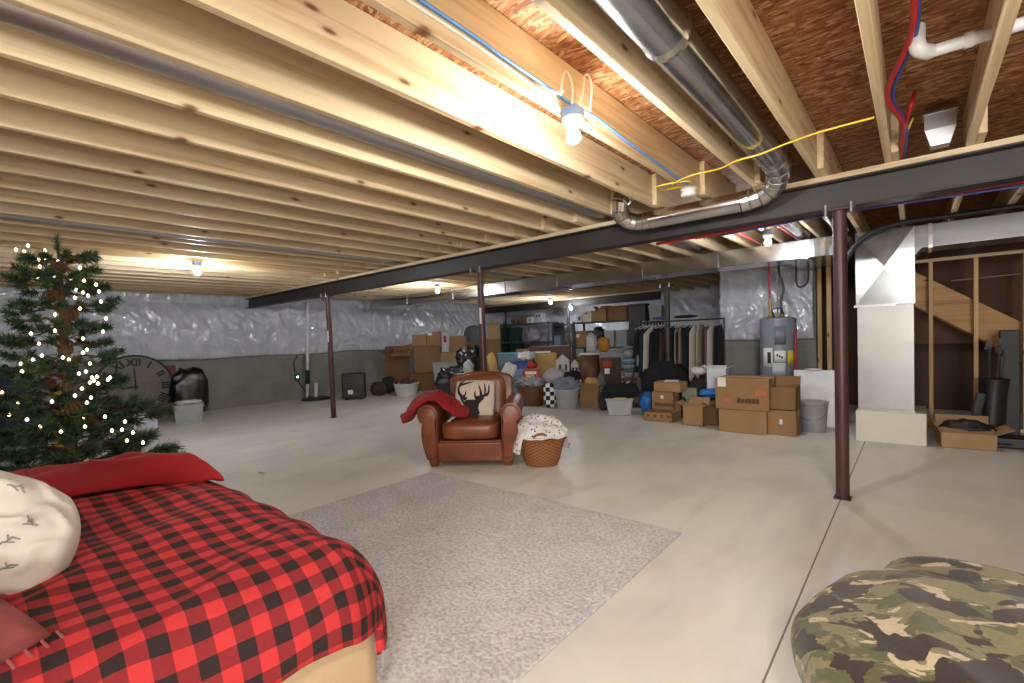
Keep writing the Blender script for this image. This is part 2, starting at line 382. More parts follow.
# steel beams ---------------------------------------------------------
def ibeam(name, label, y, x0, x1, zb, zt):
    t = thing(name, label, 'beam', (x0, y, zb)); Lx = x1-x0; h = zt-zb
    m = MB(); m.box((0, -.083, 0), (Lx, .083, .012)); m.box((0, -.083, h-.012), (Lx, .083, h)); m.box((0, -.006, .012), (Lx, .006, h-.012))
    bevel(m.build('web_and_flanges', MAT['beam_paint_post_shade'], t), .003, 1)
    s = MB().box((0, -.09, h), (Lx, .09, h+.0365)).build('sill_plate', MAT['pine_x'], t)
    s['label'] = 'pale wooden plate on top of the steel'
    return t
ibeam('steel_beam', 'long dark steel beam crossing the room on three slender posts', BY, XL+.01, XR-.01, 2.18, 2.3895)
ibeam('steel_beam', 'far dark steel beam above the storage shelves, behind the metal duct', 12.0, XL+.1, -5.05, 2.18, 2.3895)
def post(x, y, h, label, tagged=False, paint='post_paint'):
    t = thing('steel_post', label, 'post', (x, y, 0))
    autosmooth(MB().tube([(0, 0, .008), (0, 0, h-.012)], .0445, 20).build('shaft', MAT[paint], t))
    MB().box((-.055, -.055, 0), (.055, .055, .008)).build('base_plate', MAT['post_paint'], t)
    MB().box((-.1, -.07, h-.012), (.1, .07, h)).build('cap_plate', MAT['post_paint'], t)
    for sx in (-1, 1):
        b = MB(); b.tube([(sx*.078, -.088, h-.045), (sx*.078, -.088, h+.03)], .009, 8); b.build('bolt', MAT['galv_dull'], t)
    if tagged: MB().box((.01, -.052, tagged), (.04, -.0446, tagged+.2)).build('paper_tag', pl('paper', srgb(225, 225, 225), .7), t)['label'] = 'white paper sticker'
    return t
post(-.425, BY, 2.18, 'dark red steel post nearest the camera, standing at the floor joint')
post(-7.93, BY, 2.18, 'slim dark steel post left of the black box by left wall', 1.35)
post(-4.17, BY, 2.18, 'dark steel post standing behind the leather armchair', 1.5)
post(-3.17, 7.78, 2.1, 'dark steel post amid the hanging clothes rack', False, 'beam_paint_post_shade')  # shaft takes the darker beam colour to stand for the shade here
post(-7.95, 12.0, 2.18, 'thin far steel post between the storage shelves', False, 'beam_paint_post_shade')  # shadow on this far shaft is put into its darker colour too

# ducts -----------------------------------------------------------------
TY0, TY1, TZ0, TZ1 = 7.0, 7.5, 2.19, 2.415     # supply trunk
t = thing('supply_duct', 'long rectangular galvanized supply duct hung under far joists', 'duct', (0, 0, 0))
m = MB(); XT0 = -10.6; XT1 = -.95
bevel(m.box((XT0, TY0, TZ0), (XT1, TY1, TZ1)).build('trunk', MAT['galv'], t), .004, 1)
for x in (-9.2, -7.6, -6.1, -4.87, -3.25, -2.12, -1.03):
    s = MB(); s.box((x-.02, TY0-.012, TZ0-.012), (x+.02, TY1+.012, TZ0)); s.box((x-.02, TY0-.012, TZ0), (x+.02, TY0, TZ1)); s.box((x-.02, TY1, TZ0), (x+.02, TY1+.012, TZ1))
    s.build('seam_collar', MAT['foil'], t)
# turned end of the trunk sweeping back to the plenum
def fn(u, v):
    a = u*pi/2; r = .35
    z = TZ0+(TZ1-TZ0)*v
    return Vector((XT1+r*sin(a), TY0+r*(1-cos(a)), z))
e = MB(); e.grid(fn, 10, 1); n0 = [fn(i/10, 0) for i in range(11)]; n1 = [fn(i/10, 1) for i in range(11)]
e.add(n0+[Vector((XT1+.35, 8.3, TZ0)), Vector((XT1-.35, 8.3, TZ0)), Vector((XT1-.35, TY1, TZ0)), Vector((XT1, TY1, TZ0))], [tuple(range(15))])
e.box((XT1-.35, TY1+.001, TZ0+.002), (XT1+.35, 8.3, TZ1))
o = e.build('end_elbow', MAT['galv'], t)
def round_pipe(pts, r, name, parent, mat, n=20, rings=()):
    o = autosmooth(MB().tube(pts, r, n).build(name, mat, parent), 50)
    return o
def elbow(c, r, parent, mat): pass
def adj_elbow(pts, r, parent, mat, name='elbow'):
    # gored sheet-metal elbow: raised seams between straight gores
    m = MB(); m.tube(pts, r, 20, cap=False)
    for p, q in zip(pts[:-1], pts[1:]):
        d = (Vector(q)-Vector(p)).normalized(); c = Vector(p)
        m.tube([c-d*.006, c, c+d*.006], [r, r+.006, r], 20, cap=False)
    return m.build(name, mat, parent)
def arc(c, a, b, r, n=5):                     # quarter turn from direction a to direction b about corner c
    c = Vector(c); a = Vector(a); b = Vector(b); o = c-a*r+b*r; pts = []
    for i in range(n+1):
        th = i/n*pi/2; pts.append(o - b*r*cos(th)+a*r*sin(th))
    return pts
# silver supply pipe: along the bay, elbow down and left, along the beam face, up again
t = thing('round_duct', 'big shiny silver round duct in joist bay turning along the steel beam', 'duct')
DX, DZ, DY, DZ2, R1, R2 = -.75, 2.50, 4.135, 2.33, .095, .08
c1 = [(DX, YF+.02, DZ), (DX, 1.9, DZ)]; 
round_pipe(c1, R1, 'straight_pipe', t, MAT['galv'])
MB().tube([(DX, 1.87, DZ), (DX, 1.9, DZ), (DX, 1.93, DZ)], [R1, R1+.007, R1], 20, cap=False).build('crimped_joint', MAT['foil'], t)
round_pipe([(DX, 1.9, DZ), (DX, 3.62, DZ-.01)], R1-.004, 'straight_pipe', t, MAT['galv'])
pts = bez([(DX, 3.62, DZ-.01), (DX, 3.9, DZ-.03), (DX-.05, 4.08, DZ-.09), (DX-.16, DY, DZ2+.02), (DX-.3, DY, DZ2)], 2)
adj_elbow(pts, R1-.012, t, MAT['foil'])
round_pipe([(DX-.3, DY, DZ2), (-1.82, DY, DZ2)], R2, 'straight_pipe', t, MAT['foil'])
pts = bez([(-1.82, DY, DZ2), (-1.95, DY-.02, DZ2), (-2.04, DY-.1, DZ2+.05), (-2.03, DY-.16, DZ2+.16), (-2.0, DY-.1, DZ2+.24)], 2)
adj_elbow(pts, R2-.004, t, MAT['foil'])
# other round pipes up in the bays
t = thing('round_duct', 'slim grey round duct running inside the joist bay left of the near bulb', 'duct')
round_pipe([(-2.36, YF+.02, 2.53), (-2.36, 4.02, 2.53)], .078, 'straight_pipe', t, MAT['galv_dull'])
round_pipe([(-2.36, 4.02, 2.53), (-2.36, 7.1, 2.55)], .07, 'straight_pipe', t, MAT['galv_dull'])
t = thing('round_duct', 'grey round duct in a far left joist bay above the leftmost bulb', 'duct')
round_pipe([(jx(13)-.2, YF+.02, 2.5), (jx(13)-.2, 6.9, 2.5)], .075, 'straight_pipe', t, MAT['galv_dull'])
for k, lab in ((2, 'shiny round branch duct beyond the beam, second bay left of dark red post'), (3, 'shiny round branch duct beyond the beam, third bay left of dark red post')):
    t = thing('round_duct', lab, 'duct')
    round_pipe([(jx(k)+.24-.0, BY+.1, 2.52), (jx(k)+.24, 6.9, 2.52)], .078, 'straight_pipe', t, MAT['galv'])
    pts = bez([(jx(k)+.24, 6.9, 2.52), (jx(k)+.24, 7.08, 2.51), (jx(k)+.24, 7.2, 2.5)], 3); adj_elbow(pts, .075, t, MAT['galv'])
# return-air drop
RX0, RX1, RY0, RY1 = -.505, -.005, 6.72, 7.32
t = thing('return_air_duct', 'tall rectangular metal return duct standing on a pale box', 'duct', (0, 0, 0))
bevel(MB().box((RX0, RY0, .36), (RX1, RY1, 1.53)).build('lower_duct', metal('duct_matte', (.36, .355, .35), .4), t), .004, 1)
# cross-broken panel: creased to a shallow pyramid
m = MB(); m.box((RX0-.01, RY0+.012, 1.53), (RX1+.005, RY1+.02, 2.36))
xa, xb, za, zb = RX0-.01, RX1+.005, 1.53, 2.36; cx, cz = (xa+xb)/2, (za+zb)/2
m.add([(xa, RY0-.012, za), (xb, RY0-.012, za), (xb, RY0-.012, zb), (xa, RY0-.012, zb), (cx, RY0-.032, cz)], [(0, 1, 4), (1, 2, 4), (2, 3, 4), (3, 0, 4)])
m.box((xa, RY0-.012, za), (xb, RY0+.012, za+.004)); m.box((xa, RY0-.012, zb-.004), (xb, RY0+.012, zb)); m.box((xa, RY0-.012, za), (xa+.003, RY0+.012, zb)); m.box((xb-.003, RY0-.012, za), (xb, RY0+.012, zb))
m.build('cross_broken_panel', metal('duct_panel', (.42, .44, .46), .22), t)
MB().box((RX0-.025, RY0-.03, 1.515), (RX1-.15, RY0-.012, 1.54)).build('slip_joint', MAT['foil'], t)
bevel(MB().box((-.52, 6.62, 0), (.09, 7.3, .345)).build('filter_box', plain('cream_metal', srgb(214, 208, 196), .45, var=.04), t), .006)
MB().box((-.5, 6.69, .345), (.0, 7.3, .362)).build('foil_tape', MAT['foil'], t)
m = MB(); z0, z1 = 2.115, 2.35
m.box((.06, 6.72, z0), (XR-.05, 7.2, z1)); m.add([(-.004, 6.72, z0-.08), (.06, 6.72, z0), (.06, 6.72, z1), (-.004, 6.72, z1), (-.004, 7.2, z0-.08), (.06, 7.2, z0), (.06, 7.2, z1), (-.004, 7.2, z1)], [(0, 1, 2, 3), (7, 6, 5, 4), (0, 4, 5, 1), (3, 2, 6, 7), (0, 3, 7, 4), (1, 5, 6, 2)])
m.build('return_trunk', metal('duct_dark', (.22, .22, .23), .38), t)
for x in (.11, .95, 1.9): MB().box((x, 6.705, z0-.012), (x+.035, 7.2, z1+.008)).build('seam_collar', MAT['foil'], t)
# black hose beside and over it
o = autosmooth(MB().tube(bez([(-.62, 6.75, 0.9), (-.62, 6.72, 1.7), (-.6, 6.68, 2.05), (-.45, 6.64, 2.27), (-.15, 6.62, 2.385), (.4, 6.62, 2.39), (1.6, 6.62, 2.385)], 8), .028, 10).build('insulated_hose', pl('black_rubber', srgb(28, 28, 30), .5)))
tag(o, 'black insulated hose curving over the top of the metal return duct', 'hose')
# ================================================================== foreground
def hjit(x, y, s, seed=0): return noise.noise(Vector((x*s+seed, y*s-seed, seed*1.7)))
# ---- rug
def rug_mat():
    m, nt, b = nm('rug_pile'); v = coords(nt)
    n = N(nt, 'ShaderNodeTexNoise', inp={'Scale': 55.0, 'Detail': 3.0}); L(nt, v, n.inputs['Vector'])
    r = ramp(nt, [(.3, srgb(176, 174, 178)), (.5, srgb(206, 204, 206)), (.72, srgb(228, 226, 228))]); L(nt, n.outputs['Fac'], r.inputs[0])
    n2 = N(nt, 'ShaderNodeTexNoise', inp={'Scale': 4.0, 'Detail': 4.0}); L(nt, v, n2.inputs['Vector'])
    r2 = ramp(nt, [(.35, (.9, .9, .9)), (.6, (1, 1, 1))]); L(nt, n2.outputs['Fac'], r2.inputs[0])
    L(nt, mixc(nt, 1.0, r.outputs[0], r2.outputs[0], 'MULTIPLY'), b.inputs['Base Color']); b.inputs['Roughness'].default_value = .95; b.inputs['Specular IOR Level'].default_value = .1
    bump(nt, b, n.outputs['Fac'], .8, .01); return m
MAT['rug'] = rug_mat()
o = bevel(MB().box((-3.66, -1.3, .001), (-1.158, 2.99, .014)).build('area_rug', MAT['rug']), .006)
tag(o, 'large plain light grey rug lying on the concrete floor', 'rug')
p = pz(862, 575)
o = bevel(MB().box((p.x-.12, p.y-.55, .001), (p.x+.6, p.y+.05, .006)).build('floor_mat', plain('mat_grey', srgb(222, 225, 232), .9, var=.04)), .003)
tag(o, 'small pale grey mat on the floor half under the camouflage beanbag', 'mat')

# ---- bed
BX0, BX1, BY0, BY1 = -3.35, -1.48, -1.25, .92
t = thing('bed', 'bed with red and black buffalo plaid duvet and beige skirt', 'bed', (0, 0, 0))
beige = pl('beige_fabric', srgb(205, 178, 142), .85, var=.05, bmp=.1)
def skirt(u, v):
    per = [(BX1, BY0), (BX1, BY1), (BX0, BY1), (BX0, BY0)]
    segs = [2.13, 1.82, 2.13]; s = u*sum(segs); i = 0
    while i < 2 and s > segs[i]: s -= segs[i]; i += 1
    a = Vector((*per[i], 0)); b = Vector((*per[i+1], 0)); p = a.lerp(b, s/segs[i])
    d = (b-a).normalized(); n = Vector((d.y, -d.x, 0)) if i != 9 else 0
    w_ = .012*(1-v)*sin(s*17+2*noise.noise(Vector((s*3, i, 0))))
    p += n*(.0+.02*(1-v)+w_); p.z = .012+.36*v; return p
mb = MB(); mb.grid(skirt, 160, 6); sk = mb.build('bed_skirt', beige, t, True)
bevel(MB().box((BX0+.03, BY0+.03, .04), (BX1-.03, BY1-.03, .36)).build('box_spring', beige, t), .03, 3)
bevel(MB().box((BX0+.02, BY0+.02, .36), (BX1-.02, BY1-.02, .575)).build('mattress', pl('mattress_white', srgb(225, 222, 215), .8), t), .05, 4)
def plaid():
    m, nt, b = nm('buffalo_plaid')
    uv = N(nt, 'ShaderNodeUVMap'); sp = N(nt, 'ShaderNodeSeparateXYZ'); L(nt, uv.outputs[0], sp.inputs[0])
    def stripe(o):
        f = N(nt, 'ShaderNodeMath', operation='FRACT'); L(nt, o, f.inputs[0])
        g = N(nt, 'ShaderNodeMath', operation='LESS_THAN', inp={1: .5}); L(nt, f.outputs[0], g.inputs[0]); return g.outputs[0]
    a = N(nt, 'ShaderNodeMath', operation='ADD'); L(nt, stripe(sp.outputs[0]), a.inputs[0]); L(nt, stripe(sp.outputs[1]), a.inputs[1])
    hf = N(nt, 'ShaderNodeMath', operation='MULTIPLY', inp={1: .5}); L(nt, a.outputs[0], hf.inputs[0])
    r = ramp(nt, [(0, srgb(194, 56, 58)), (.25, srgb(134, 42, 46)), (.75, srgb(50, 38, 38))], 'CONSTANT'); L(nt, hf.outputs[0], r.inputs[0])
    L(nt, r.outputs[0], b.inputs['Base Color']); b.inputs['Roughness'].default_value = .85; b.inputs['Specular IOR Level'].default_value = .2
    v = coords(nt); n = N(nt, 'ShaderNodeTexNoise', inp={'Scale': 9.0, 'Detail': 4.0, 'Distortion': .8}); L(nt, v, n.inputs['Vector']); bump(nt, b, n.outputs['Fac'], .25, .03)
    return m
PER = .086
def cloth_over(W0, W1, V0, V1, x0, x1, y0, y1, ztop, r, nu, nv, amp=.012, seed=3, cut=.25, flare=.1):
    """a sheet [W0,W1]x[V0,V1] laid over the block [x0,x1]x[y0,y1]; it turns over the edges with radius r and hangs"""
    vs = []; uvs = []
    for j in range(nv+1):
        for i in range(nu+1):
            a = W0+(W1-W0)*i/nu; b = V0+(V1-V0)*j/nv
            ca = min(max(a, x0), x1); cb = min(max(b, y0), y1); ex, ey = a-ca, b-cb
            Ls = math.hypot(ex, ey)
            if ex and ey: Ls = max(abs(ex), abs(ey))+cut*min(abs(ex), abs(ey))
            h = math.hypot(ex, ey) or 1; dx, dy = ex/h, ey/h
            q = r*pi/2
            if Ls < q: ho, dz = r*sin(Ls/r), r*(1-cos(Ls/r))
            else: ho, dz = r+(Ls-q)*flare, r+(Ls-q)
            k = 1 if Ls < .01 else .8
            wz = amp*(hjit(a, b, 2.2, seed)+.7*hjit(a, b, 5.2, seed+3))*k + amp*.9*max(0, ridge((a*2.4+b*1.1, b*.8-a*.6, seed))-.82)*5
            wo = amp*1.6*hjit(a*1.0, b, 4.0, seed+8)*min(1, Ls/r)
            # soft pillow-like loft towards the middle of the top
            vs.append(Vector((ca+dx*(ho+wo), cb+dy*(ho+wo), ztop-dz+wz))); uvs.append((a/PER, b/PER))
    fs = [(j*(nu+1)+i, j*(nu+1)+i+1, (j+1)*(nu+1)+i+1, (j+1)*(nu+1)+i) for j in range(nv) for i in range(nu)]
    return vs, fs, uvs
def sheet(name, data, mat, parent, thick=.02):
    vs, fs, uvs = data
    me = bpy.data.meshes.new(name); me.from_pydata([tuple(v) for v in vs], [], fs); ul = me.uv_layers.new()
    for l in me.loops: ul.data[l.index].uv = uvs[l.vertex_index]
    o = link(name, me, mat, parent, True)
    m = o.modifiers.new('t', 'SOLIDIFY'); m.thickness = thick; m.offset = -1
    return o
MAT['plaid'] = plaid()
rq = .24
sheet('duvet', cloth_over(BX0-.30, BX1+.335, BY0, BY1+.29, BX0+.1, BX1-.04, BY0-1, BY1-.22, .655, rq, 130, 150, .017, cut=.1, flare=.06), MAT['plaid'], t, .03)
# zip tag and white zip along the hem
_dv = [v.co.copy() for v in bpy.data.objects['duvet'].data.vertices]; _hc = max(_dv, key=lambda p: p.x+p.y-2*p.z)
MB().box((_hc.x-.012, _hc.y-.012, _hc.z-.045), (_hc.x+.002, _hc.y+.012, _hc.z+.012)).build('hem_tag', pl('tag_grey', srgb(150, 150, 152), .6), t)

# red throw bunched along the far side of the bed
red = pl('red_fleece', srgb(150, 16, 22), .9, var=.1, sheen=.04, bmp=.2, bscale=30)
def throw(u, v):
    c_ = [(-3.35, -.55), (-3.3, -.1), (-3.12, .3), (-2.97, .60), (-2.88, .79)]
    f = u*4; i = min(int(f), 3); g = f-i; cx = c_[i][0]+(c_[i+1][0]-c_[i][0])*g; cy = c_[i][1]+(c_[i+1][1]-c_[i][1])*g
    a = v*2*pi; w_ = .27+.02*sin(u*7)+.03*hjit(u*3, 0, 1, 5); h = .085+.02*hjit(u*2.5, 1, 1, 2)
    end = min(1, max(0, 1-u)/.07, u/.07)**.5
    x = cx+w_*end*cos(a); y = cy+w_*.35*end*cos(a)
    z = .675+h*end*(sin(a) if sin(a) > 0 else sin(a)*.15)-.6*max(0, y-.80)
    n = noise.noise(Vector((x*5, y*4, z*3)))*.03+max(0, ridge((x*4.2-y*3, y*2.6+x*2, 3))-.78)*.16*max(0, sin(a))*min(1, (1-u)*4)
    return Vector((x, y, z+n))
mb = MB(); mb.grid(throw, 90, 40); o = mb.build('throw_blanket', red, None, True, weld=True)
tag(o, 'bright red fleece throw bunched along the far side of the plaid bed', 'blanket')
# big white pillow with faint sketch marks
def pillow(w_, h_, th, name, mat, parent, nu=28, wr=.01, seed=1, sag=0, px_=2.6, rnd=0):
    mb = MB(); vs = []; n = nu
    def surf(u, v, s):
        a, b = u*2-1, v*2-1
        e = max(0, (1-abs(a)**px_))*max(0, (1-abs(b)**px_)); z = s*th/2*e**.45
        pin = 1-.05*(a*a+b*b)
        zz = wr*noise.noise(Vector((a*2.5+seed, b*2.5, s)))*e**.3 + wr*1.2*max(0, ridge((a*3+b, b*2-a, seed))-.8)*e**.3*4
        return Vector((a*w_/2*pin*math.sqrt(1-b*b*rnd), b*h_/2*pin*math.sqrt(1-a*a*rnd), z+zz*s))
    mb.grid(lambda u, v: surf(u, v, 1), n, n); mb.grid(lambda u, v: surf(u, v, -1), n, n)
    o = mb.build(name, mat, parent, True, weld=True); o['_'] = 0; del o['_']; return o, surf
cream = pl('cream_cotton', srgb(206, 200, 190), .85, var=.03, bmp=.1, bscale=20)
t = thing('bed_pillow', 'big cream pillow with grey pinecone sketches lying on the plaid bed', 'pillow', pD(-72, 548, 1.33))
_n = Vector((.80, -.12, .58)).normalized(); _x = Vector((.1, 1, 0)); _x = (_x-_n*_x.dot(_n)).normalized(); _y = _n.cross(_x)
t.rotation_euler = (Matrix((_x, _y, _n)).transposed() @ Matrix.Rotation(rad(-24), 3, 'Z')).to_euler()
o, sf = pillow(.68, .50, .19, 'pillow_case', cream, t, 44, .03, 2, rnd=.36)
inkm = pl('grey_ink', srgb(146, 142, 136), .9, var=.2)
rr = random.Random(5); m = MB()
for k in range(15):
    u0, v0 = rr.uniform(.12, .88), rr.uniform(.1, .9); a = rr.uniform(0, pi); l = rr.uniform(.03, .1)
    pts = [sf(u0+cos(a)*l*q/5, v0+sin(a)*l*q/5+.006*sin(q*2), 1)+Vector((0, 0, .0015)) for q in range(6)]
    m.tube(pts, .003, 5)
    for q in range(3):
        b2 = a+(.9 if q % 2 else -.9)
        pts2 = [pts[2+q], sf(u0+cos(a)*l*(2+q)/5+cos(b2)*.03, v0+sin(a)*l*(2+q)/5+sin(b2)*.03, 1)+Vector((0, 0, .0015))]
        m.tube(pts2, .002, 4)
m.build('printed_sketches', inkm, t)['kind'] = 'stuff'
tartan = pl('tartan', srgb(140, 70, 66), .9, var=.35, scale=14)
t = thing('throw_pillow', 'muted red tartan tasselled pillow under the big cream pillow, corner of picture', 'pillow', pD(-118, 660, .98)); t.rotation_euler = (rad(2), rad(10), rad(20))
pillow(.42, .42, .12, 'pillow_case', tartan, t, 16)
m = MB()
for k in range(9): m.tube([(.185, .2-.03*k, 0), (.22, .2-.03*k, -.01), (.24, .2-.03*k+.008*(k % 3-1), -.025)], [.003, .004, .005], 6)
m.build('tassel_fringe', tartan, t)

# ---- camouflage beanbag
def camo():
    m, nt, b = nm('camouflage'); v = coords(nt, (1.0, 1.55, 1.3))
    def layer(sc, off, th):
        mp = N(nt, 'ShaderNodeMapping'); mp.inputs['Location'].default_value = off; L(nt, v, mp.inputs['Vector'])
        n = N(nt, 'ShaderNodeTexNoise', inp={'Scale': sc, 'Detail': 3.5, 'Roughness': .5, 'Distortion': .5}); L(nt, mp.outputs[0], n.inputs['Vector'])
        g = N(nt, 'ShaderNodeMapRange', inp={'From Min': th-.008, 'From Max': th+.008}); L(nt, n.outputs['Fac'], g.inputs[0]); return g.outputs[0]
    c = mixc(nt, layer(7.0, (3, 1, 2), .51), srgb(128, 124, 88), srgb(92, 94, 62))
    c = mixc(nt, layer(7.2, (9, 4, 7), .575), c, srgb(198, 182, 152))
    c = mixc(nt, layer(6.6, (1, 8, 5), .52), c, srgb(58, 49, 46))
    n = N(nt, 'ShaderNodeTexNoise', inp={'Scale': 60.0, 'Detail': 3.0}); L(nt, v, n.inputs['Vector'])
    r = ramp(nt, [(.3, (.85, .85, .85)), (.7, (1.08, 1.08, 1.08))]); L(nt, n.outputs['Fac'], r.inputs[0])
    L(nt, mixc(nt, 1.0, c, r.outputs[0], 'MULTIPLY'), b.inputs['Base Color']); b.inputs['Roughness'].default_value = .9; b.inputs['Sheen Weight'].default_value = .3; b.inputs['Specular IOR Level'].default_value = .15
    bump(nt, b, n.outputs['Fac'], .1, .006); return m
def bean(R, H, nu=200, nv=110):
    def fn(u, v):
        a = u*2*pi; ph = v*pi/2*1.0
        # v=0 bottom centre .. 1 top centre
        t_ = v*pi; rr_ = sin(t_)**.58; z = H*(.5-.5*math.copysign(abs(cos(t_))**.85, cos(t_)))
        x, y = R*rr_*cos(a), R*rr_*sin(a)
        k = sin(t_)
        d = x*.62+y*.78; s_ = -x*.78+y*.62
        wv = noise.noise(Vector((s_*1.2, d*1.5, 2)))
        f = (ridge((d*3.2+wv*.9, s_*.8, 1.7))**4)*.06 + .022*noise.noise(Vector((x*3.5, y*3.5, z*4)))
        top = max(0, (z/H-.35))
        rad_ = 1+.05*noise.noise(Vector((cos(a)*1.5, sin(a)*1.5, z*2)))
        x2, y2 = x*rad_, y*rad_
        n = Vector((x2, y2, (z-H*.5)*2)).normalized() if z > .01 else Vector((0, 0, 0))
        p = Vector((x2, y2, z))+n*f*min(1, z/H*2.2)
        p.z = max(p.z, .002); return p
    mb = MB(); mb.grid(fn, nu, nv); return mb
c = pD(1034, 762, 1.40)
o = bean(.56, .385).build('beanbag_chair', camo(), None, True, weld=True); o.location = (c.x, c.y+.0, 0.012)
tag(o, 'large rumpled camouflage beanbag on the concrete floor', 'beanbag')

# ---- leather armchair
def leather():
    m, nt, b = nm('brown_leather'); v = coords(nt)
    n = N(nt, 'ShaderNodeTexNoise', inp={'Scale': 5.0, 'Detail': 5.0}); L(nt, v, n.inputs['Vector'])
    r = ramp(nt, [(.25, srgb(92, 46, 25)), (.5, srgb(122, 66, 38)), (.8, srgb(144, 84, 52))]); L(nt, n.outputs['Fac'], r.inputs[0]); L(nt, r.outputs[0], b.inputs['Base Color'])
    b.inputs['Roughness'].default_value = .36; b.inputs['Specular IOR Level'].default_value = .5
    vo = N(nt, 'ShaderNodeTexVoronoi', inp={'Scale': 160.0}); L(nt, v, vo.inputs['Vector']); bump(nt, b, vo.outputs['Distance'], .12, .003); return m
MAT['leather'] = leather()
welt = pl('leather_dark', srgb(104, 52, 30), .4)
cl = pz(437, 467); cr = pz(505, 467.5)
ctr = (cl+cr)/2; ang = rad(36.5)
t = thing('leather_armchair', 'brown leather club armchair with rolled arms and a deer cushion', 'armchair', (ctr.x, ctr.y, 0), ang)
# front at local y=0, depth goes +y ; x is centred
CW = .345
bevel(MB().box((-CW+.01, .03, .06), (CW-.01, .85, .27)).build('seat_base', MAT['leather'], t), .02, 3)
def cushion(u, v): pass
def puff(name, c, d, mat, parent, dome=.03, p=5, n=24, wr=.006, seed=0, T=None):
    """upholstered block: superellipsoid with domed faces"""
    mb = MB(); cx, cy, cz = c; hx, hy, hz = d[0]/2, d[1]/2, d[2]/2
    def fn(u, v):
        a = (u*2-1)*pi; b = (v-.5)*pi
        sg = lambda q, e: math.copysign(abs(q)**e, q)
        e1 = 2/p; x = sg(cos(b), e1)*sg(cos(a), e1); y = sg(cos(b), e1)*sg(sin(a), e1); z = sg(sin(b), e1)
        dm = dome*(1-x*x)*(1-y*y)*(1 if z > 0 else -.3)*abs(z)
        w_ = wr*noise.noise(Vector((x*2+seed, y*2, z*2)))
        q = Vector((cx+x*hx, cy+y*hy, cz+z*hz+dm))+Vector((x, y, z))*w_
        return T @ q if T is not None else q
    mb.grid(fn, n*2, n); return mb.build(name, mat, parent, True, weld=True)
puff('seat_cushion', (0, .36, .365), (.62, .74, .19), MAT['leather'], t, .025, 6)
# backrest with a gently arched top, leaning back
Tb = Matrix.Translation((.02, .72, .235)) @ Matrix.Rotation(rad(-10), 4, 'X')
poly = []
for i in range(25):
    a = i/24; x = (a*2-1)*.385; zz = .66+.055*(1-(a*2-1)**2)
    if i in (0, 24): zz -= .04
    poly.append((x, zz))
poly = [(-.36, -.05)]+[(-.385, .3)]+poly+[(.385, .3), (.36, -.05)]
o = bevel(MB().prism(poly, .08, .26, 0, Tb).build('backrest', MAT['leather'], t, True), .05, 5)
puff('back_cushion', (0, .035, .40), (.6, .2, .54), MAT['leather'], t, .0, 4.5, 22, .006, 3, Tb)
# rolled arms: scroll at the top, pinched, then a tulip belly down to the foot
def arm_profile(s):
    pts = []
    cx, cz, r = .43, .545, .105
    for i in range(15):
        a = rad(-60+i*(300-0)/14 - 0); pts.append((cx+r*cos(a)*1.0, cz+r*sin(a)))
    pts = [(cx+r*cos(rad(q)), cz+r*sin(rad(q))) for q in range(-42, 216, 14)]
    prof = pts+[(.335, .50), (.33, .3), (.335, .06), (.40, .055), (.45, .09), (.485, .22), (.50, .32), (.497, .42), (.485, .47)]
    return [(x*s, z) for x, z in prof]
for s in (-1, 1):
    am = MB().prism(arm_profile(s), .0, .86).build('armrest', MAT['leather'], t, True); bevel(am, .022, 4)
    # inset front panel with a welt
    cxz = (s*.425, .42); pr = [(cxz[0]+(x-cxz[0])*.8, cxz[1]+(z-cxz[1])*.86) for x, z in arm_profile(s)]
    pm = MB().prism(pr, -.012, .02).build('front_panel', MAT['leather'], am, True); bevel(pm, .008, 3)
    MB().tube([(x, -.004, z) for x, z in [(cxz[0]+(x-cxz[0])*.88, cxz[1]+(z-cxz[1])*.92) for x, z in arm_profile(s)]], .007, 6, closed=True).build('welt_cord', welt, am, True)
    for yy in (.06, .76):
        f = MB(); f.add([(s*.35, yy-.03, 0), (s*.42, yy-.03, 0), (s*.42, yy+.05, 0), (s*.35, yy+.05, 0), (s*.335, yy-.045, .1), (s*.445, yy-.045, .1), (s*.445, yy+.06, .1), (s*.335, yy+.06, .1)],
              [(0, 3, 2, 1), (4, 5, 6, 7), (0, 1, 5, 4), (1, 2, 6, 5), (2, 3, 7, 6), (3, 0, 4, 7)])
        bevel(f.build('foot', pl('dark_wood_foot', srgb(112, 58, 32), .4), t), .006)
bevel(MB().box((-CW+.01, -.0, .055), (CW-.01, .05, .255)).build('front_rail', MAT['leather'], t), .018, 3)
CH = t
# deer cushion
def chair_pt(x, y, z): return CH.matrix_basis @ Vector((x, y, z))
bpy.context.view_layer.update()
q = chair_pt(.0, .46, .64)
t = thing('throw_pillow', 'square cream pillow with black stag silhouette propped on the armchair', 'pillow', q, ang)
t.rotation_euler = (rad(66), 0, ang+rad(-2))
linen = pl('linen', srgb(206, 192, 176), .9, var=.04, bmp=.2, bscale=120)
PW = .475
o, sf = pillow(PW, PW, .15, 'pillow_case', linen, t, 28, .004, 4)
blk = pl('black_print', srgb(38, 34, 36), .9)
def on(u, v): return sf(u, v, 1)+Vector((0, 0, .002))
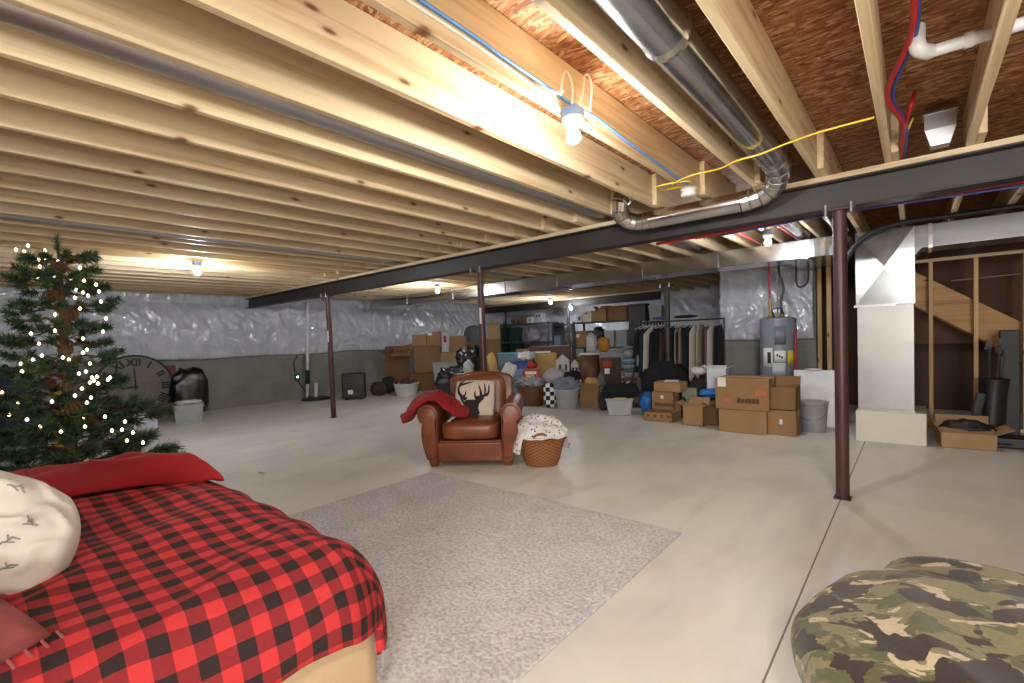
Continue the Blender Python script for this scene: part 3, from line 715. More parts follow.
# silhouette traced in pillow coordinates (u right, v up)
def fillpoly(poly, mb, n=36):
    xs = [p[0] for p in poly]; ys = [p[1] for p in poly]
    def inside(x, y):
        c_ = False; j = len(poly)-1
        for i in range(len(poly)):
            if (poly[i][1] > y) != (poly[j][1] > y) and x < (poly[j][0]-poly[i][0])*(y-poly[i][1])/(poly[j][1]-poly[i][1])+poly[i][0]: c_ = not c_
            j = i
        return c_
    st = .0125
    nx = int((max(xs)-min(xs))/st)+1; ny = int((max(ys)-min(ys))/st)+1
    for i in range(nx):
        for j in range(ny):
            x, y = min(xs)+i*st, min(ys)+j*st
            if inside(x+st/2, y+st/2): mb.add([on(x, y), on(x+st, y), on(x+st, y+st), on(x, y+st)], [(0, 1, 2, 3)])
def strip(pts, w0, w1, mb):
    c = bez([(x, y, 0) for x, y in pts], 6); n = len(c)
    l, r = [], []
    for i, p in enumerate(c):
        tg = (c[min(i+1, n-1)]-c[max(i-1, 0)]).normalized(); nn = Vector((-tg.y, tg.x, 0)); w_ = (w0+(w1-w0)*i/(n-1))*.82
        a, b = p+nn*w_, p-nn*w_; l.append(on(a.x, a.y)); r.append(on(b.x, b.y))
    mb.add(l+r, [(i, i+1, n+i+1, n+i) for i in range(n-1)])
mb = MB()
fillpoly([(.17, .52), (.24, .47), (.28, .40), (.36, .44), (.46, .45), (.56, .45), (.62, .50), (.72, .52), (.76, .46), (.70, .40), (.64, .34), (.62, .24), (.66, .12), (.62, .05), (.36, .05), (.28, .02), (.30, .12), (.26, .24), (.25, .36), (.20, .42)], mb)
strip([(.34, .45), (.22, .52), (.12, .66), (.11, .80), (.18, .92), (.24, .96)], .055, .02, mb)
strip([(.14, .84), (.26, .86), (.38, .89), (.48, .93)], .05, .012, mb)
strip([(.11, .76), (.14, .88), (.13, .95)], .04, .012, mb)
strip([(.24, .5), (.30, .58), (.31, .66)], .04, .012, mb)
strip([(.54, .46), (.68, .52), (.82, .56), (.86, .68), (.86, .84)], .055, .015, mb)
strip([(.78, .56), (.77, .70), (.75, .86)], .045, .012, mb)
strip([(.68, .53), (.66, .66), (.61, .80)], .045, .012, mb)
strip([(.56, .48), (.53, .56), (.54, .66)], .04, .012, mb)
mb.build('stag_print', blk, t)['label'] = 'black stag head with wide antlers'
# red throw over the left arm
def rthrow(u, v):
    path = [(-.74, .34, .42), (-.66, .34, .50), (-.57, .34, .61), (-.46, .34, .675), (-.35, .32, .665), (-.26, .31, .58), (-.16, .29, .515), (-.04, .25, .495)]
    f = u*(len(path)-1); i = min(int(f), len(path)-2); g = f-i; g = g*g*(3-2*g)*.5+g*.5
    a, b = Vector(path[i]), Vector(path[i+1]); p = a.lerp(b, g)
    _e = min(1, max(0, 1-u)/.08, u/.06)**.5; w_ = (.30-.12*u)*_e; th = .06*_e
    an = v*2*pi; y = w_*cos(an); z = th*sin(an)*(1 if sin(an) > 0 else .45)
    n = .03*noise.noise(Vector((p.x*5, y*5, 3)))+.22*max(0, ridge((p.x*4+y*4, y*3, 1))-.78)*max(0, sin(an))
    tgt = (b-a).normalized(); nrm = Vector((-tgt.z, 0, tgt.x)); 
    return p+Vector((0, y, 0))+nrm*(z+n)
mb = MB(); mb.grid(rthrow, 60, 28)
o = mb.build('throw_blanket', red, None, True, weld=True); o.location = (ctr.x, ctr.y, 0.012); o.rotation_euler = (0, 0, ang)
tag(o, 'dark red throw draped over left arm of the leather armchair', 'blanket')

# ---- wicker baskets
def wicker(name, c):
    m, nt, b = nm(name); v = coords(nt, (1, 1, 1))
    sp = N(nt, 'ShaderNodeSeparateXYZ'); L(nt, v, sp.inputs[0]); at = N(nt, 'ShaderNodeMath', operation='ARCTAN2'); L(nt, sp.outputs[1], at.inputs[0]); L(nt, sp.outputs[0], at.inputs[1])
    def wave(o, k):
        mu = N(nt, 'ShaderNodeMath', operation='MULTIPLY', inp={1: k}); L(nt, o, mu.inputs[0]); s_ = N(nt, 'ShaderNodeMath', operation='SINE'); L(nt, mu.outputs[0], s_.inputs[0]); return s_.outputs[0]
    pr = N(nt, 'ShaderNodeMath', operation='MULTIPLY'); L(nt, wave(at.outputs[0], 18), pr.inputs[0]); L(nt, wave(sp.outputs[2], 190), pr.inputs[1])
    mr = N(nt, 'ShaderNodeMapRange', inp={'From Min': -1.0}); L(nt, pr.outputs[0], mr.inputs[0])
    r = ramp(nt, [(.1, tuple(x*.45 for x in c[:3])), (.5, c), (.9, tuple(min(1, x*1.35) for x in c[:3]))]); L(nt, mr.outputs[0], r.inputs[0]); L(nt, r.outputs[0], b.inputs['Base Color'])
    b.inputs['Roughness'].default_value = .55; bump(nt, b, mr.outputs[0], .9, .01); return m
def basket(label, c, r0, r1, h, mat, rz=0, sy=.75, handles=True, grp=None):
    t = thing('wicker_basket', label, 'basket', c, rz)
    prof = [(r0*.96, 0), (r0, .012)]+[(r0+(r1-r0)*(i/10)**.8, .012+(h-.012)*i/10) for i in range(1, 11)]+[(r1*.95, h), (r1*.93, h-.06), (r0*.9, .03), (.001, .03)]
    MB().lathe(prof, 40, sy=sy, capt=False).build('woven_body', mat, t, True)
    ring = [(r1*1.0*cos(a), r1*sy*sin(a), h) for a in [i*pi/20 for i in range(40)]]
    m = MB()
    for k in range(2):
        m.tube([(p[0]+.01*cos(i*1.3+k*pi), p[1], p[2]+.01*sin(i*1.3+k*pi)) for i, p in enumerate(ring)], .012, 6, closed=True)
    m.build('braided_rim', mat, t, True)
    if handles:
        for s in (-1, 1):
            MB().tube(bez([(-.07, s*r1*sy, h-.03), (-.06, s*r1*sy*1.12, h+.05), (0, s*r1*sy*1.18, h+.075), (.06, s*r1*sy*1.12, h+.05), (.07, s*r1*sy, h-.03)], 5), .013, 8).build('handle', mat, t, True)
    return t
wk1 = wicker('wicker_honey', srgb(152, 96, 54)); wk2 = wicker('wicker_brown', srgb(112, 74, 44))
bc = pz(542, 464)
basket('honey wicker basket beside the armchair, overflowing with white dotted blanket', bc, .165, .245, .285, wk1, ang, .85)
def blob(name, label, cat, c, d, mat, seed=0, p=2.5, amp=.12, fr=2.2, crease=.1, n=56, flat=True, rz=0, group=None, parent=None, T=None):
    """soft crumpled mass: cloth heaps, filled bags. c = centre of its footprint, d = full size"""
    mb = MB(); hx, hy, hz = d[0]/2, d[1]/2, d[2]
    def fn(u, v):
        a = u*2*pi; b = (v-.5)*pi; sg = lambda q, e: math.copysign(abs(q)**e, q); e = 2/p
        x = sg(cos(b), e)*sg(cos(a), e); y = sg(cos(b), e)*sg(sin(a), e); z = sg(sin(b), e)
        P_ = Vector((x*fr*.5+seed*3.1, y*fr*.5-seed, z*fr*.5+seed*.7))
        dv = noise.voronoi(P_*1.15)[0]; cr = math.exp(-(dv[1]-dv[0])*7)
        k = 1+amp*noise.noise(P_*1.6)+amp*.6*noise.noise(P_*4)+amp*.35*noise.noise(P_*9)+crease*max(0, (1-abs(noise.noise(P_*2.3)))**6-.3)-crease*1.1*cr
        q = Vector((x*hx*k, y*hy*k, hz*.5+z*hz*.5*k))
        if flat: q.z = max(q.z, .003)
        return q
    mb.grid(fn, n, n//2); o = mb.build(name, mat, parent, True, weld=True); o.location = c; o.rotation_euler = (0, 0, rz)
    if label: tag(o, label, cat, group)
    return o
def dotted():
    m, nt, b = nm('dotted_fleece'); v = coords(nt)
    vo = N(nt, 'ShaderNodeTexVoronoi', inp={'Scale': 24.0, 'Randomness': .9}); L(nt, v, vo.inputs['Vector'])
    r = ramp(nt, [(0, srgb(40, 40, 44)), (.2, srgb(40, 40, 44)), (.23, srgb(232, 230, 230))], 'CONSTANT'); L(nt, vo.outputs['Distance'], r.inputs[0]); L(nt, r.outputs[0], b.inputs['Base Color'])
    b.inputs['Roughness'].default_value = .9
    n = N(nt, 'ShaderNodeTexNoise', inp={'Scale': 12.0}); L(nt, v, n.inputs['Vector']); bump(nt, b, n.outputs['Fac'], .4, .03); return m
dm = dotted()
def dotheap(u, v):
    a = u*2*pi; t_ = v
    if t_ < .62:
        q = t_/.62; R = .235*q**.8; z = .295+.155*(1-q**3.2)*(1+.22*sin(a)-.12*cos(a))+.012*sin(14*q)*q
    else:
        q = (t_-.62)/.38; R = .235+.03*q; z = .295-q*(.17 if cos(a-.1) < -.72 or cos(a-.45) > .8 else .012); R = R if z < .24 else R-.02*q
    n = .035*noise.noise(Vector((cos(a)*R*9, sin(a)*R*9, 2)))+.12*max(0, ridge((cos(a)*R*7, sin(a)*R*7, z*5))-.72)
    n *= min(1, R/.08)
    rr_ = 1+.5*n/.25
    return Vector((R*cos(a)*rr_*1.1, R*sin(a)*rr_*.98, z+n*.5))
mb = MB(); mb.grid(dotheap, 72, 34); o = mb.build('folded_blanket', dm, None, True, weld=True); o.location = bc+Vector((0, .0, .012)); o.rotation_euler = (0, 0, ang)
m = o.modifiers.new('t', 'SOLIDIFY'); m.thickness = .008; m.offset = 1
tag(o, 'white blanket with black dots spilling over the honey wicker basket', 'blanket')
b2 = pz(524, 437); basket('small rattan basket wedged between the armchair back and dotted blanket', (b2.x, b2.y, 0), .1, .13, .24, wk1, ang, .8, False)
# litter
p = pz(262, 473); o = blob('crumpled_tissue', 'small crumpled white tissue on the bare floor left of the rug', 'litter', p, (.09, .05, .02), pl('paper', srgb(225, 225, 225), .7), 3, 2, .3)

# ---- lit pine tree
TC = Vector((-4.27, .47, 0)); 
t = thing('christmas_tree', 'tall sparse green pine tree with warm white lights, beyond the bed', 'christmas tree', TC)
bark = pl('bark', srgb(92, 66, 46), .9, var=.3, scale=20)
tr = bez([(.02, 0, .02), (.0, 0, .5), (.0, .0, 1.0), (-.0, .0, 1.45), (.01, .0, 1.8), (-.0, .0, 1.98)], 5)
MB().tube(tr, [.04-.033*i/(len(tr)-1) for i in range(len(tr))], 10).build('trunk', bark, t)
MB().lathe([(.0, 0), (.17, 0), (.2, .22), (.18, .24), (.0, .24)], 20).build('planter', pl('planter_dark', srgb(60, 50, 44), .7), t)
rt = random.Random(11); br = MB(); nd = MB(); tips = []
def tuft(mb, p, d, n, ln, wd=.0022, s0=.25, s1=.95):
    d = d.normalized(); o1 = d.orthogonal().normalized(); o2 = d.cross(o1)
    for i in range(n):
        s = rt.uniform(-.75, .35)*ln*1.2; a = rt.uniform(0, 2*pi); sp = rt.uniform(s0, s1)
        v = (d*(1-sp*.45)+(o1*cos(a)+o2*sin(a))*sp).normalized()
        b0 = p+d*s; tip = b0+v*ln*rt.uniform(.7, 1.1); sd = v.cross(Vector((rt.uniform(-1, 1), rt.uniform(-1, 1), rt.uniform(-1, 1)))).normalized()*wd
        k = len(mb.v); mb.v += [b0-sd, b0+sd, tip]; mb.f.append((k, k+1, k+2)); mb.mi.append(0 if rt.random() < .6 else 1)
def prof(z):                                    # crown radius by height
    pts = [(.2, .56), (.7, .52), (.95, .40), (1.2, .29), (1.7, .25), (1.85, .15), (2.1, .05)]
    for (a, ra), (b, rb) in zip(pts, pts[1:]):
        if z <= b: return ra+(rb-ra)*max(0, (z-a))/(b-a)
    return .06
zb = .3
while zb < 1.93:
    nb = 7 if zb < .95 else 5
    a0 = rt.uniform(0, 6.28)
    for i in range(nb):
        a = a0+i*2*pi/nb+rt.uniform(-.4, .4); R = prof(zb)*rt.uniform(.6, .95); up = .18+.25*(zb/2)+rt.uniform(-.1, .15)
        d = Vector((cos(a), sin(a), up)); st = Vector((0, 0, zb+rt.uniform(-.04, .04)))
        pts = [st+d*R*q/5+Vector((0, 0, -.10*(q/5)**2*R+.03*sin(q))) for q in range(6)]
        br.tube(pts, [.011, .01, .008, .007, .005, .004], 5)
        nseg = max(2, int(R/.1))
        for q in range(1, nseg+1):
            f = q/nseg; p = st+d*R*f+Vector((0, 0, -.10*f*f*R))
            if f < .2 and zb < 1.5: continue
            for sgn in ((0,) if q == nseg else (-1, 1)):
                sd = Vector((-sin(a), cos(a), rt.uniform(-.1, .35)))*sgn*rt.uniform(.5, 1)+Vector((cos(a), sin(a), .15))*.8
                l2 = .13 if sgn else .05
                e = p+sd.normalized()*l2
                if sgn: br.tube([p, e], [.004, .003], 4)
                tuft(nd, e, sd, 170 if zb < 1 else 140, .08 if zb < 1 else .058, .003, .3 if zb < 1 else .5, 1.0 if zb < 1 else 1.5); tips.append(e)
    zb += .115
for (dx, dz) in ((-.03, 2.07), (.02, 2.0), (-.06, 2.02)):
    e = Vector((dx, 0, dz)); br.tube([Vector((0, 0, 1.93)), e], .004, 4); tuft(nd, e, e-Vector((0, 0, 1.9)), 60, .05)
br.build('branches', bark, t)
g1 = pl('needles_dark', srgb(38, 58, 40), .7, var=.3, scale=9); g2 = pl('needles_light', srgb(72, 96, 58), .7, var=.3, scale=9)
nd.build('needles', [g1, g2], t)
conem = pl('pinecone_brown', srgb(104, 70, 46), .8, var=.3, scale=30)
cm = MB()
for i in range(9):
    z = i/8; rr_ = .034*sin(pi*(.12+.8*z))**.8
    for j in range(9):
        a = j*2*pi/9+i*.7; c_ = Vector((rr_*cos(a), rr_*sin(a), -.07*z)); o_ = Vector((cos(a), sin(a), -.5))*.014; s_ = Vector((-sin(a), cos(a), 0))*.011
        cm.add([c_-s_, c_+s_, c_+o_+Vector((0, 0, .004)), c_+Vector((0, 0, -.014))], [(0, 1, 2), (0, 3, 1), (0, 2, 3), (1, 3, 2)])
cm.lathe([(.004, .0), (.02, -.01), (.026, -.035), (.014, -.07), (.0, -.08)], 8)
cone0 = cm.build('pine_cone', conem, t)
cpx = [(52, 291), (70, 309), (62, 322), (55, 262), (50, 378), (58, 400), (72, 402), (88, 418), (63, 345)]
bpy.context.view_layer.update()
for i, (x, y) in enumerate(cpx):
    o = cone0 if i == 0 else cone0.copy()
    if i: COL.objects.link(o); o.parent = t
    o.location = pD(x, y, 2.95+.1*(i % 3))-TC; o.scale = (.95,)*3; o.rotation_euler = (rt.uniform(-.5, .5), rt.uniform(-.5, .5), 0)
led = emit('warm_light', (1.0, .76, .42), 5)
lpx = [(28, 246), (24, 252), (16, 250), (45, 251), (39, 260), (46, 259), (40, 267), (58, 262), (63, 267), (61, 271), (80, 268), (40, 275), (38, 279), (55, 277), (71, 279), (52, 284), (84, 281), (76, 290), (96, 285), (99, 292), (83, 293), (88, 296), (75, 298), (43, 301), (62, 306), (101, 302), (80, 309), (55, 315), (106, 319), (103, 332), (31, 334), (55, 331), (39, 344), (83, 339), (63, 358), (69, 360), (42, 356), (87, 350), (83, 353), (21, 364), (33, 360), (22, 372), (40, 371), (90, 364), (79, 374), (86, 372), (90, 383), (97, 377), (108, 380), (82, 389), (75, 396), (92, 378), (110, 378), (52, 402), (18, 404), (9, 415), (27, 420), (40, 427), (61, 432), (83, 418), (85, 427), (91, 398), (112, 431), (105, 417), (125, 422), (122, 430), (127, 441), (133, 433), (2, 393), (94, 381), (143, 443), (98, 384), (87, 403)]
lm = MB(); lm.lathe([(.0, -.009), (.0065, -.005), (.0085, .002), (.0055, .01), (.0, .015)], 8); l0 = lm.build('light_bulb', led, t, True)
for i, (x, y) in enumerate(lpx):
    o = l0 if i == 0 else l0.copy()
    if i: COL.objects.link(o); o.parent = t
    D = 3.1-.36*(min(1, max(.2, (y-230)/200)))*rt.uniform(.5, 1)
    o.location = pD(x, y, D)-TC
wp = sorted([pD(x, y, 2.98)-TC for x, y in lpx], key=lambda p: -p.z)
m = MB(); m.tube(bez(wp[::2], 3), .002, 4); m.build('light_wire', pl('wire_green', srgb(40, 60, 40), .6), t)
# ================================================================== utilities, right side
# studs at the end of the utility wall
sm = MAT['pine_z']
for x, y, lab in ((820, 8.86, 'pale upright stud at the wall end right of the water heater'), (829.5, 8.62, 'darker upright stud next to the wall end, right of the pale one'), (846, 8.7, 'shadowed upright stud between the dark red post and the return duct')):
    p = pY(x, 340, y); o = bevel(MB().box((-.03, -.02, 0), (.03, .02, 2.42)).build('wall_stud', sm), .003, 1); o.location = (p.x, y, .001); tag(o, lab, 'stud', 'upright wall studs')
# stud partition in front of the stairs
t = bevel(MB().box((.0, 7.96, 2.075), (XR-.02, 8.05, 2.113)).build('wall_plate', MAT['pine_x']), .003, 1); tag(t, 'horizontal top plate of the stud partition by the stairs', 'plate')
t = bevel(MB().box((.1, 7.96, .001), (XR-.02, 8.05, .039)).build('wall_plate', MAT['pine_x']), .003, 1); tag(t, 'horizontal bottom plate on the floor of the stud partition', 'plate')
for i, lab in enumerate(('stud of the partition nearest the return duct', 'second partition stud, crossing the middle of the stair stringer', 'third partition stud, at the right edge of the picture')):
    o = bevel(MB().box((-.02, -.045, .04), (.02, .045, 2.074)).build('wall_stud', sm), .003, 1); o.location = (.154+.407*i, 8.005, 0); tag(o, lab, 'stud', 'partition studs')
# staircase descending to the right, seen from below
t = thing('staircase', 'wooden staircase with a broad pale stringer behind the stud partition', 'stairs')
zt = lambda x: 1.99-.735*x; zb_ = lambda x: 1.55-.735*x
bevel(MB().prism([(-.3, zb_(-.3)), (2.1, .006), (2.5, .15), (-.3, zt(-.3))], 8.22, 8.26).build('stringer', MAT['stairwood'], t), .003, 1)
MB().prism([(-.3, zb_(-.3)), (2.1, .006), (2.5, .15), (-.3, zt(-.3))], 9.18, 9.22).build('stringer', MAT['stairwood'], t)
for i in range(9):
    x = -.15+.265*i; z = zt(x+.27)-.04
    MB().box((x, 8.262, z), (x+.27, 9.178, z+.03)).build('tread', MAT['stairwood'], t)
    MB().box((x, 8.262, z-.0), (x+.018, 9.178, z+.16)).build('riser', MAT['stairwood'], t)
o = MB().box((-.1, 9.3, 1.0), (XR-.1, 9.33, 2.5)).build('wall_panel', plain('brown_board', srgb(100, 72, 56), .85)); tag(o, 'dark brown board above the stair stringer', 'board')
o = MB().tube([(.35, 8.15, 1.83), (1.3, 8.15, 1.86)], .008, 6).build('thin_pipe', pl('pipe_grey', srgb(140, 130, 122), .5)); tag(o, 'thin grey pipe running level above the stair stringer', 'pipe')
dk = pl('dark_grey', srgb(66, 66, 70), .6); bkp = pl('black_plastic', srgb(30, 30, 33), .45)
# tall things under the stairs
p = pz(1007, 434); 
o = bevel(MB().box((-.08, 0, 0), (.08, .12, 1.2)).build('rolled_panel', dk), .012); o.location = (.80, 7.55, .001); tag(o, 'tall dark grey panel box standing before the partition at right edge', 'panel')
t = thing('golf_bag', 'dark golf bag leaning beside the tall grey panel', 'golf bag', (.62, 7.3, .02)); t.rotation_euler = (0, rad(3), 0)
autosmooth(MB().lathe([(.12, .0), (.125, .03), (.115, .2), (.11, .5), (.12, .62), (.125, .66), (.11, .67)], 20).build('bag_body', bkp, t))
MB().tube([(-.1, -.08, .12), (-.13, -.12, .3), (-.1, -.1, .5)], .045, 10).build('pocket', dk, t)
for i in range(5):
    a = i*1.26; m = MB(); q = Vector((.05*cos(a), .05*sin(a), .6)); m.tube([q, q+Vector((.02*cos(a), .02*sin(a), .33+.03*i))], .006, 6); m.cbox(q+Vector((.03*cos(a), .03*sin(a), .35+.03*i)), (.05, .03, .07)); m.build('club', dk, t)
p = pz(992, 440); t = thing('equipment_case', 'low flat black case on the floor below the golf bag', 'case', (.68, 7.05, .001)); bevel(MB().box((-.22, -.16, 0), (.22, .1, .11)).build('case_shell', bkp, t), .02, 3)
m = MB().tube(bez([(-.06, -.17, .05), (-.04, -.2, .05), (.04, -.2, .05), (.06, -.17, .05)], 4), .008, 6).build('handle', bkp, t)
# ------------------------------------------------------------------ cartons and soft goods (generic builders)
def fit(x0, x1, y0, y1, Y, zb=None):
    xm = (x0+x1)/2; c = pY(xm, (y0+y1)/2, Y); d = (c-Vector((0, 0, EYE))).dot(FW); s = d/FPX
    base = pY(xm, y1, Y).z if zb is None else zb
    if abs(base) < .09: base = 0
    top = pY(xm, y0, Y).z
    return Vector((c.x, Y, base)), (x1-x0)*s, max(.03, top-base), math.atan2(-c.x, Y)
tapem = pl('tape', srgb(196, 166, 120), .35); lblm = pl('label_white', srgb(232, 230, 226), .7)
def carton(label, x0, x1, y0, y1, Y, ci=0, zb=None, turn=None, dep=.75, flaps=None, tape=True, lbl=None, grp='cardboard boxes', wide=1.0, mat=None, prints=None, XP=None):
    if XP: Y = pX((x0+x1)/2, (y0+y1)/2, XP).y
    c, w_, h_, va = fit(x0, x1, y0, y1, Y, zb); rz = va if turn is None else turn
    w_ *= wide; d_ = max(.12, w_*dep) if dep <= 1.5 else dep/10
    t = thing('cardboard_box', label, 'box', c+Vector((0, 0, .002)), rz, grp); mt = mat or card(ci)
    if flaps:
        hh = h_*.985
        m = MB(); th = .006; m.box((-w_/2, -d_/2, 0), (w_/2, d_/2, th))
        m.box((-w_/2, -d_/2, 0), (w_/2, -d_/2+th, hh)); m.box((-w_/2, d_/2-th, 0), (w_/2, d_/2, hh)); m.box((-w_/2, -d_/2, 0), (-w_/2+th, d_/2, hh)); m.box((w_/2-th, -d_/2, 0), (w_/2, d_/2, hh))
        m.build('box_body', mt, t)
        fl = .42*min(w_, d_)
        for ax, sg, an in flaps:
            f = MB(); 
            if ax == 'y': 
                f.box((-w_/2, 0, 0), (w_/2, fl, .005)); o = f.build('flap', mt, t); o.location = (0, sg*d_/2, hh); o.rotation_euler = (rad(an)*sg, 0, 0 if sg > 0 else 0)
                if sg < 0: o.rotation_euler = (-rad(an), 0, 0); o.data.transform(Matrix.Scale(-1, 4, (0, 1, 0)))
            else:
                f.box((0, -d_/2, 0), (fl, d_/2, .005)); o = f.build('flap', mt, t); o.location = (sg*w_/2, 0, hh); o.rotation_euler = (0, -rad(an)*sg, 0)
                if sg < 0: o.data.transform(Matrix.Scale(-1, 4, (1, 0, 0)))
    else:
        bevel(MB().box((-w_/2, -d_/2, 0), (w_/2, d_/2, h_)).build('box_body', mt, t), min(.008, h_*.1), 2)
        if tape:
            MB().box((-w_/2-.0015, -.03, h_*.999), (w_/2+.0015, .03, h_+.002)).box((w_/2, -.03, h_*.75), (w_/2+.0015, .03, h_+.002)).build('packing_tape', tapem, t)
    if lbl:
        for (u, v, a, b, mm) in (lbl if isinstance(lbl[0], (list, tuple)) else [lbl]):
            mm_ = {'w': lblm, 'o': pl('print_orange', srgb(205, 110, 70), .7), 'k': pl('print_black', srgb(60, 45, 38), .8), 'r': pl('print_red', srgb(170, 50, 45), .7), 'y': pl('print_yellow', srgb(225, 205, 60), .7), 'b': pl('print_brown', srgb(110, 74, 46), .8)}[mm]
            MB().box((w_*(u-.5), -d_/2-.003, h_*v), (w_*(u-.5)+w_*a, -d_/2+.001, h_*(v+b))).build('printed_label', mm_, t)
    if prints:
        for (u, v, sz, txt, mm) in prints:
            m = MB(); q_ = random.Random(len(txt)); xo = 0
            for ch in txt:                                  # a line of dark block print, too blurred in the photo to read
                wd = sz*q_.uniform(.35, .55); m.box((w_*(u-.5)+xo, -d_/2-.002, h_*v), (w_*(u-.5)+xo+wd, -d_/2+.001, h_*v+sz*q_.uniform(.55, .8))); xo += wd+sz*.08
            o = m.build('printed_lettering', pl('print_soft', srgb(92, 66, 44), .8), t); o['kind'] = 'stuff'
    return c.z+h_+.004, c, w_, h_
def top(r): return r[0]
def tote(label, x0, x1, y0, y1, Y, body, lid=None, zb=None, turn=None, dep=.7, grp='plastic storage tubs', cat='storage tub', wide=1.0, XP=None):
    if XP: Y = pX((x0+x1)/2, (y0+y1)/2, XP).y
    c, w_, h_, va = fit(x0, x1, y0, y1, Y, zb); rz = va if turn is None else turn; w_ *= wide; d_ = w_*dep
    t = thing('storage_tub', label, cat, c+Vector((0, 0, .002)), rz, grp); hb = h_-(.03 if lid else 0)
    def ring(k, z): return [(-w_/2*k, -d_/2*k, z), (w_/2*k, -d_/2*k, z), (w_/2*k, d_/2*k, z), (-w_/2*k, d_/2*k, z)]
    m = MB(); vs = ring(.84, 0)+ring(.95, hb)+ring(.92, hb)+ring(.8, .012); q = lambda a: [(a+i, a+(i+1) % 4, a+4+(i+1) % 4, a+4+i) for i in range(4)]
    m.add(vs, [(0, 3, 2, 1)]+q(0)+q(4)+q(8)+[(12, 13, 14, 15)]); bevel(m.build('tub_body', body, t), .012, 2)
    m = MB(); m.tube([Vector(v) for v in ring(.965, hb-.01)], .012, 6, closed=True); m.build('tub_rim', body, t)
    if lid:
        m = MB(); m.box((-w_/2, -d_/2, hb), (w_/2, d_/2, hb+.02)); m.box((-w_*.42, -d_*.42, hb+.02), (w_*.42, d_*.42, hb+.03)); bevel(m.build('lid', lid, t), .006)
    for s in (-1, 1): MB().tube([(s*w_*.475, -.06, hb-.05), (s*w_*.50, -.05, hb-.06), (s*w_*.50, .05, hb-.06), (s*w_*.475, .06, hb-.05)], .009, 6).build('handle', body, t)
    return c.z+h_+.004, c, w_, h_
def heap(name, label, cat, x0, x1, y0, y1, Y, mat, zb=None, seed=0, dep=.8, p=2.5, amp=.14, fr=2.4, crease=.12, n=40, grp=None, flat=True, tilt=None, XP=None):
    if XP: Y = pX((x0+x1)/2, (y0+y1)/2, XP).y
    c, w_, h_, va = fit(x0, x1, y0, y1, Y, zb)
    o = blob(name, label, cat, c+Vector((0, 0, .003)), (w_*.92, w_*dep*.92, h_*1.0), mat, seed, p, amp, fr, crease, n, flat, va, grp)
    if tilt: o.rotation_euler = (0, tilt, va)
    return c.z+h_, c, w_, h_
blackbag = plain('black_bag', srgb(22, 22, 26), .28, bmp=.3, bscale=12); greycloth = pl('grey_cloth', srgb(128, 134, 150), .9, var=.15); whitecloth = pl('white_cloth', srgb(206, 206, 210), .9, var=.1)
clear = pl('cloudy_plastic', srgb(168, 172, 176), .3); white_p = pl('white_plastic', srgb(222, 224, 226), .4); grey_p = pl('grey_plastic', srgb(152, 156, 160), .45)
green_p = pl('green_plastic', srgb(26, 60, 48), .4); teal_p = pl('teal_plastic', srgb(86, 176, 196), .4); bluegrey_p = pl('slate_plastic', srgb(92, 112, 130), .4); blue_p = pl('blue_plastic', srgb(40, 66, 150), .4); lblue = pl('light_blue', srgb(124, 170, 205), .5)
brownw = pl('brown_wood', srgb(92, 58, 40), .55); redp = pl('red_paper', srgb(176, 40, 44), .5); tan = pl('tan_paper', srgb(188, 152, 92), .75); blackc = pl('black_cloth', srgb(24, 24, 27), .95)

# ------------------------------------------------------------------ front row of boxes beneath the duct (Y about 6.7)
r = carton('wide lower box under the orange printed box, glued brown front', 725, 768, 408, 430.5, 6.62, 2, 0, 0, .8, lbl=None)
carton('big brown box with orange and dark printing, on a wide plain box', 722, 770.5, 377, 407.8, 6.62, 0, top(r), 0, .75, lbl=[(.05, .72, .16, .3, 'w'), (.17, .22, .12, .12, 'o'), (.76, .5, .2, .12, 'o')], prints=[(.42, .22, .085, '######', 'k')])
r = carton('tall plain box at right end of the row, lower of its pair', 770.5, 796.5, 409, 432.5, 6.63, 0, 0, 0, .9, lbl=(.45, .45, .1, .2, 'w'))
carton('plain box on top of the pair beside the grey bucket', 771, 796.5, 386, 409, 6.63, 1, top(r), 0, .9, flaps=[('y', 1, 70), ('x', -1, 40)])
carton('open box with spread flaps in the middle of the box row', 686, 706, 405, 424.5, 6.72, 2, 0, 0, .9, flaps=[('y', -1, 165), ('y', 1, 60), ('x', -1, 25), ('x', 1, 20)])
carton('small shadowed box between the open box and the orange printed box', 708, 720, 405, 425, 6.85, 3, 0, 0, .9, flaps=[('y', 1, 50), ('x', -1, 20)])
r = carton('low wide tray box at left end of the box row with scalloped rim', 648, 677, 411, 420.5, 6.85, 0, 0, 0, .8, flaps=[('y', 1, 90)], lbl=[(.1, .45, .1, .3, 'b'), (.35, .45, .1, .3, 'b'), (.6, .45, .1, .3, 'b'), (.82, .45, .1, .3, 'b')])
r = carton('brown box with white sticker and dark lettering at left of the row', 655, 676.5, 391, 411, 7.05, 0, .001+top(r), 0, .8, lbl=(.42, .62, .14, .18, 'w'), prints=[(.14, .2, .075, '########', 'k')])
r = carton('shallow box lying on the sticker box at left of the row', 657, 684, 381.5, 390.5, 7.05, 2, top(r), 0, .7)
o = bevel(MB().box((-.1, -.1, 0), (.1, .1, .012)).build('paper_sheets', lblm)); o.location = r[1]+Vector((.02, 0, r[3]+.006)); o.rotation_euler = (0, 0, .3); tag(o, 'white papers lying on the shallow box at left of the row', 'papers')
carton('tilted white carton with loose flaps behind the orange printed box', 709, 727, 368, 392, 7.15, 0, None, .1, .8, flaps=[('y', -1, 150), ('x', 1, 25), ('x', -1, 30)], mat=pl('white_card', srgb(206, 208, 214), .7))
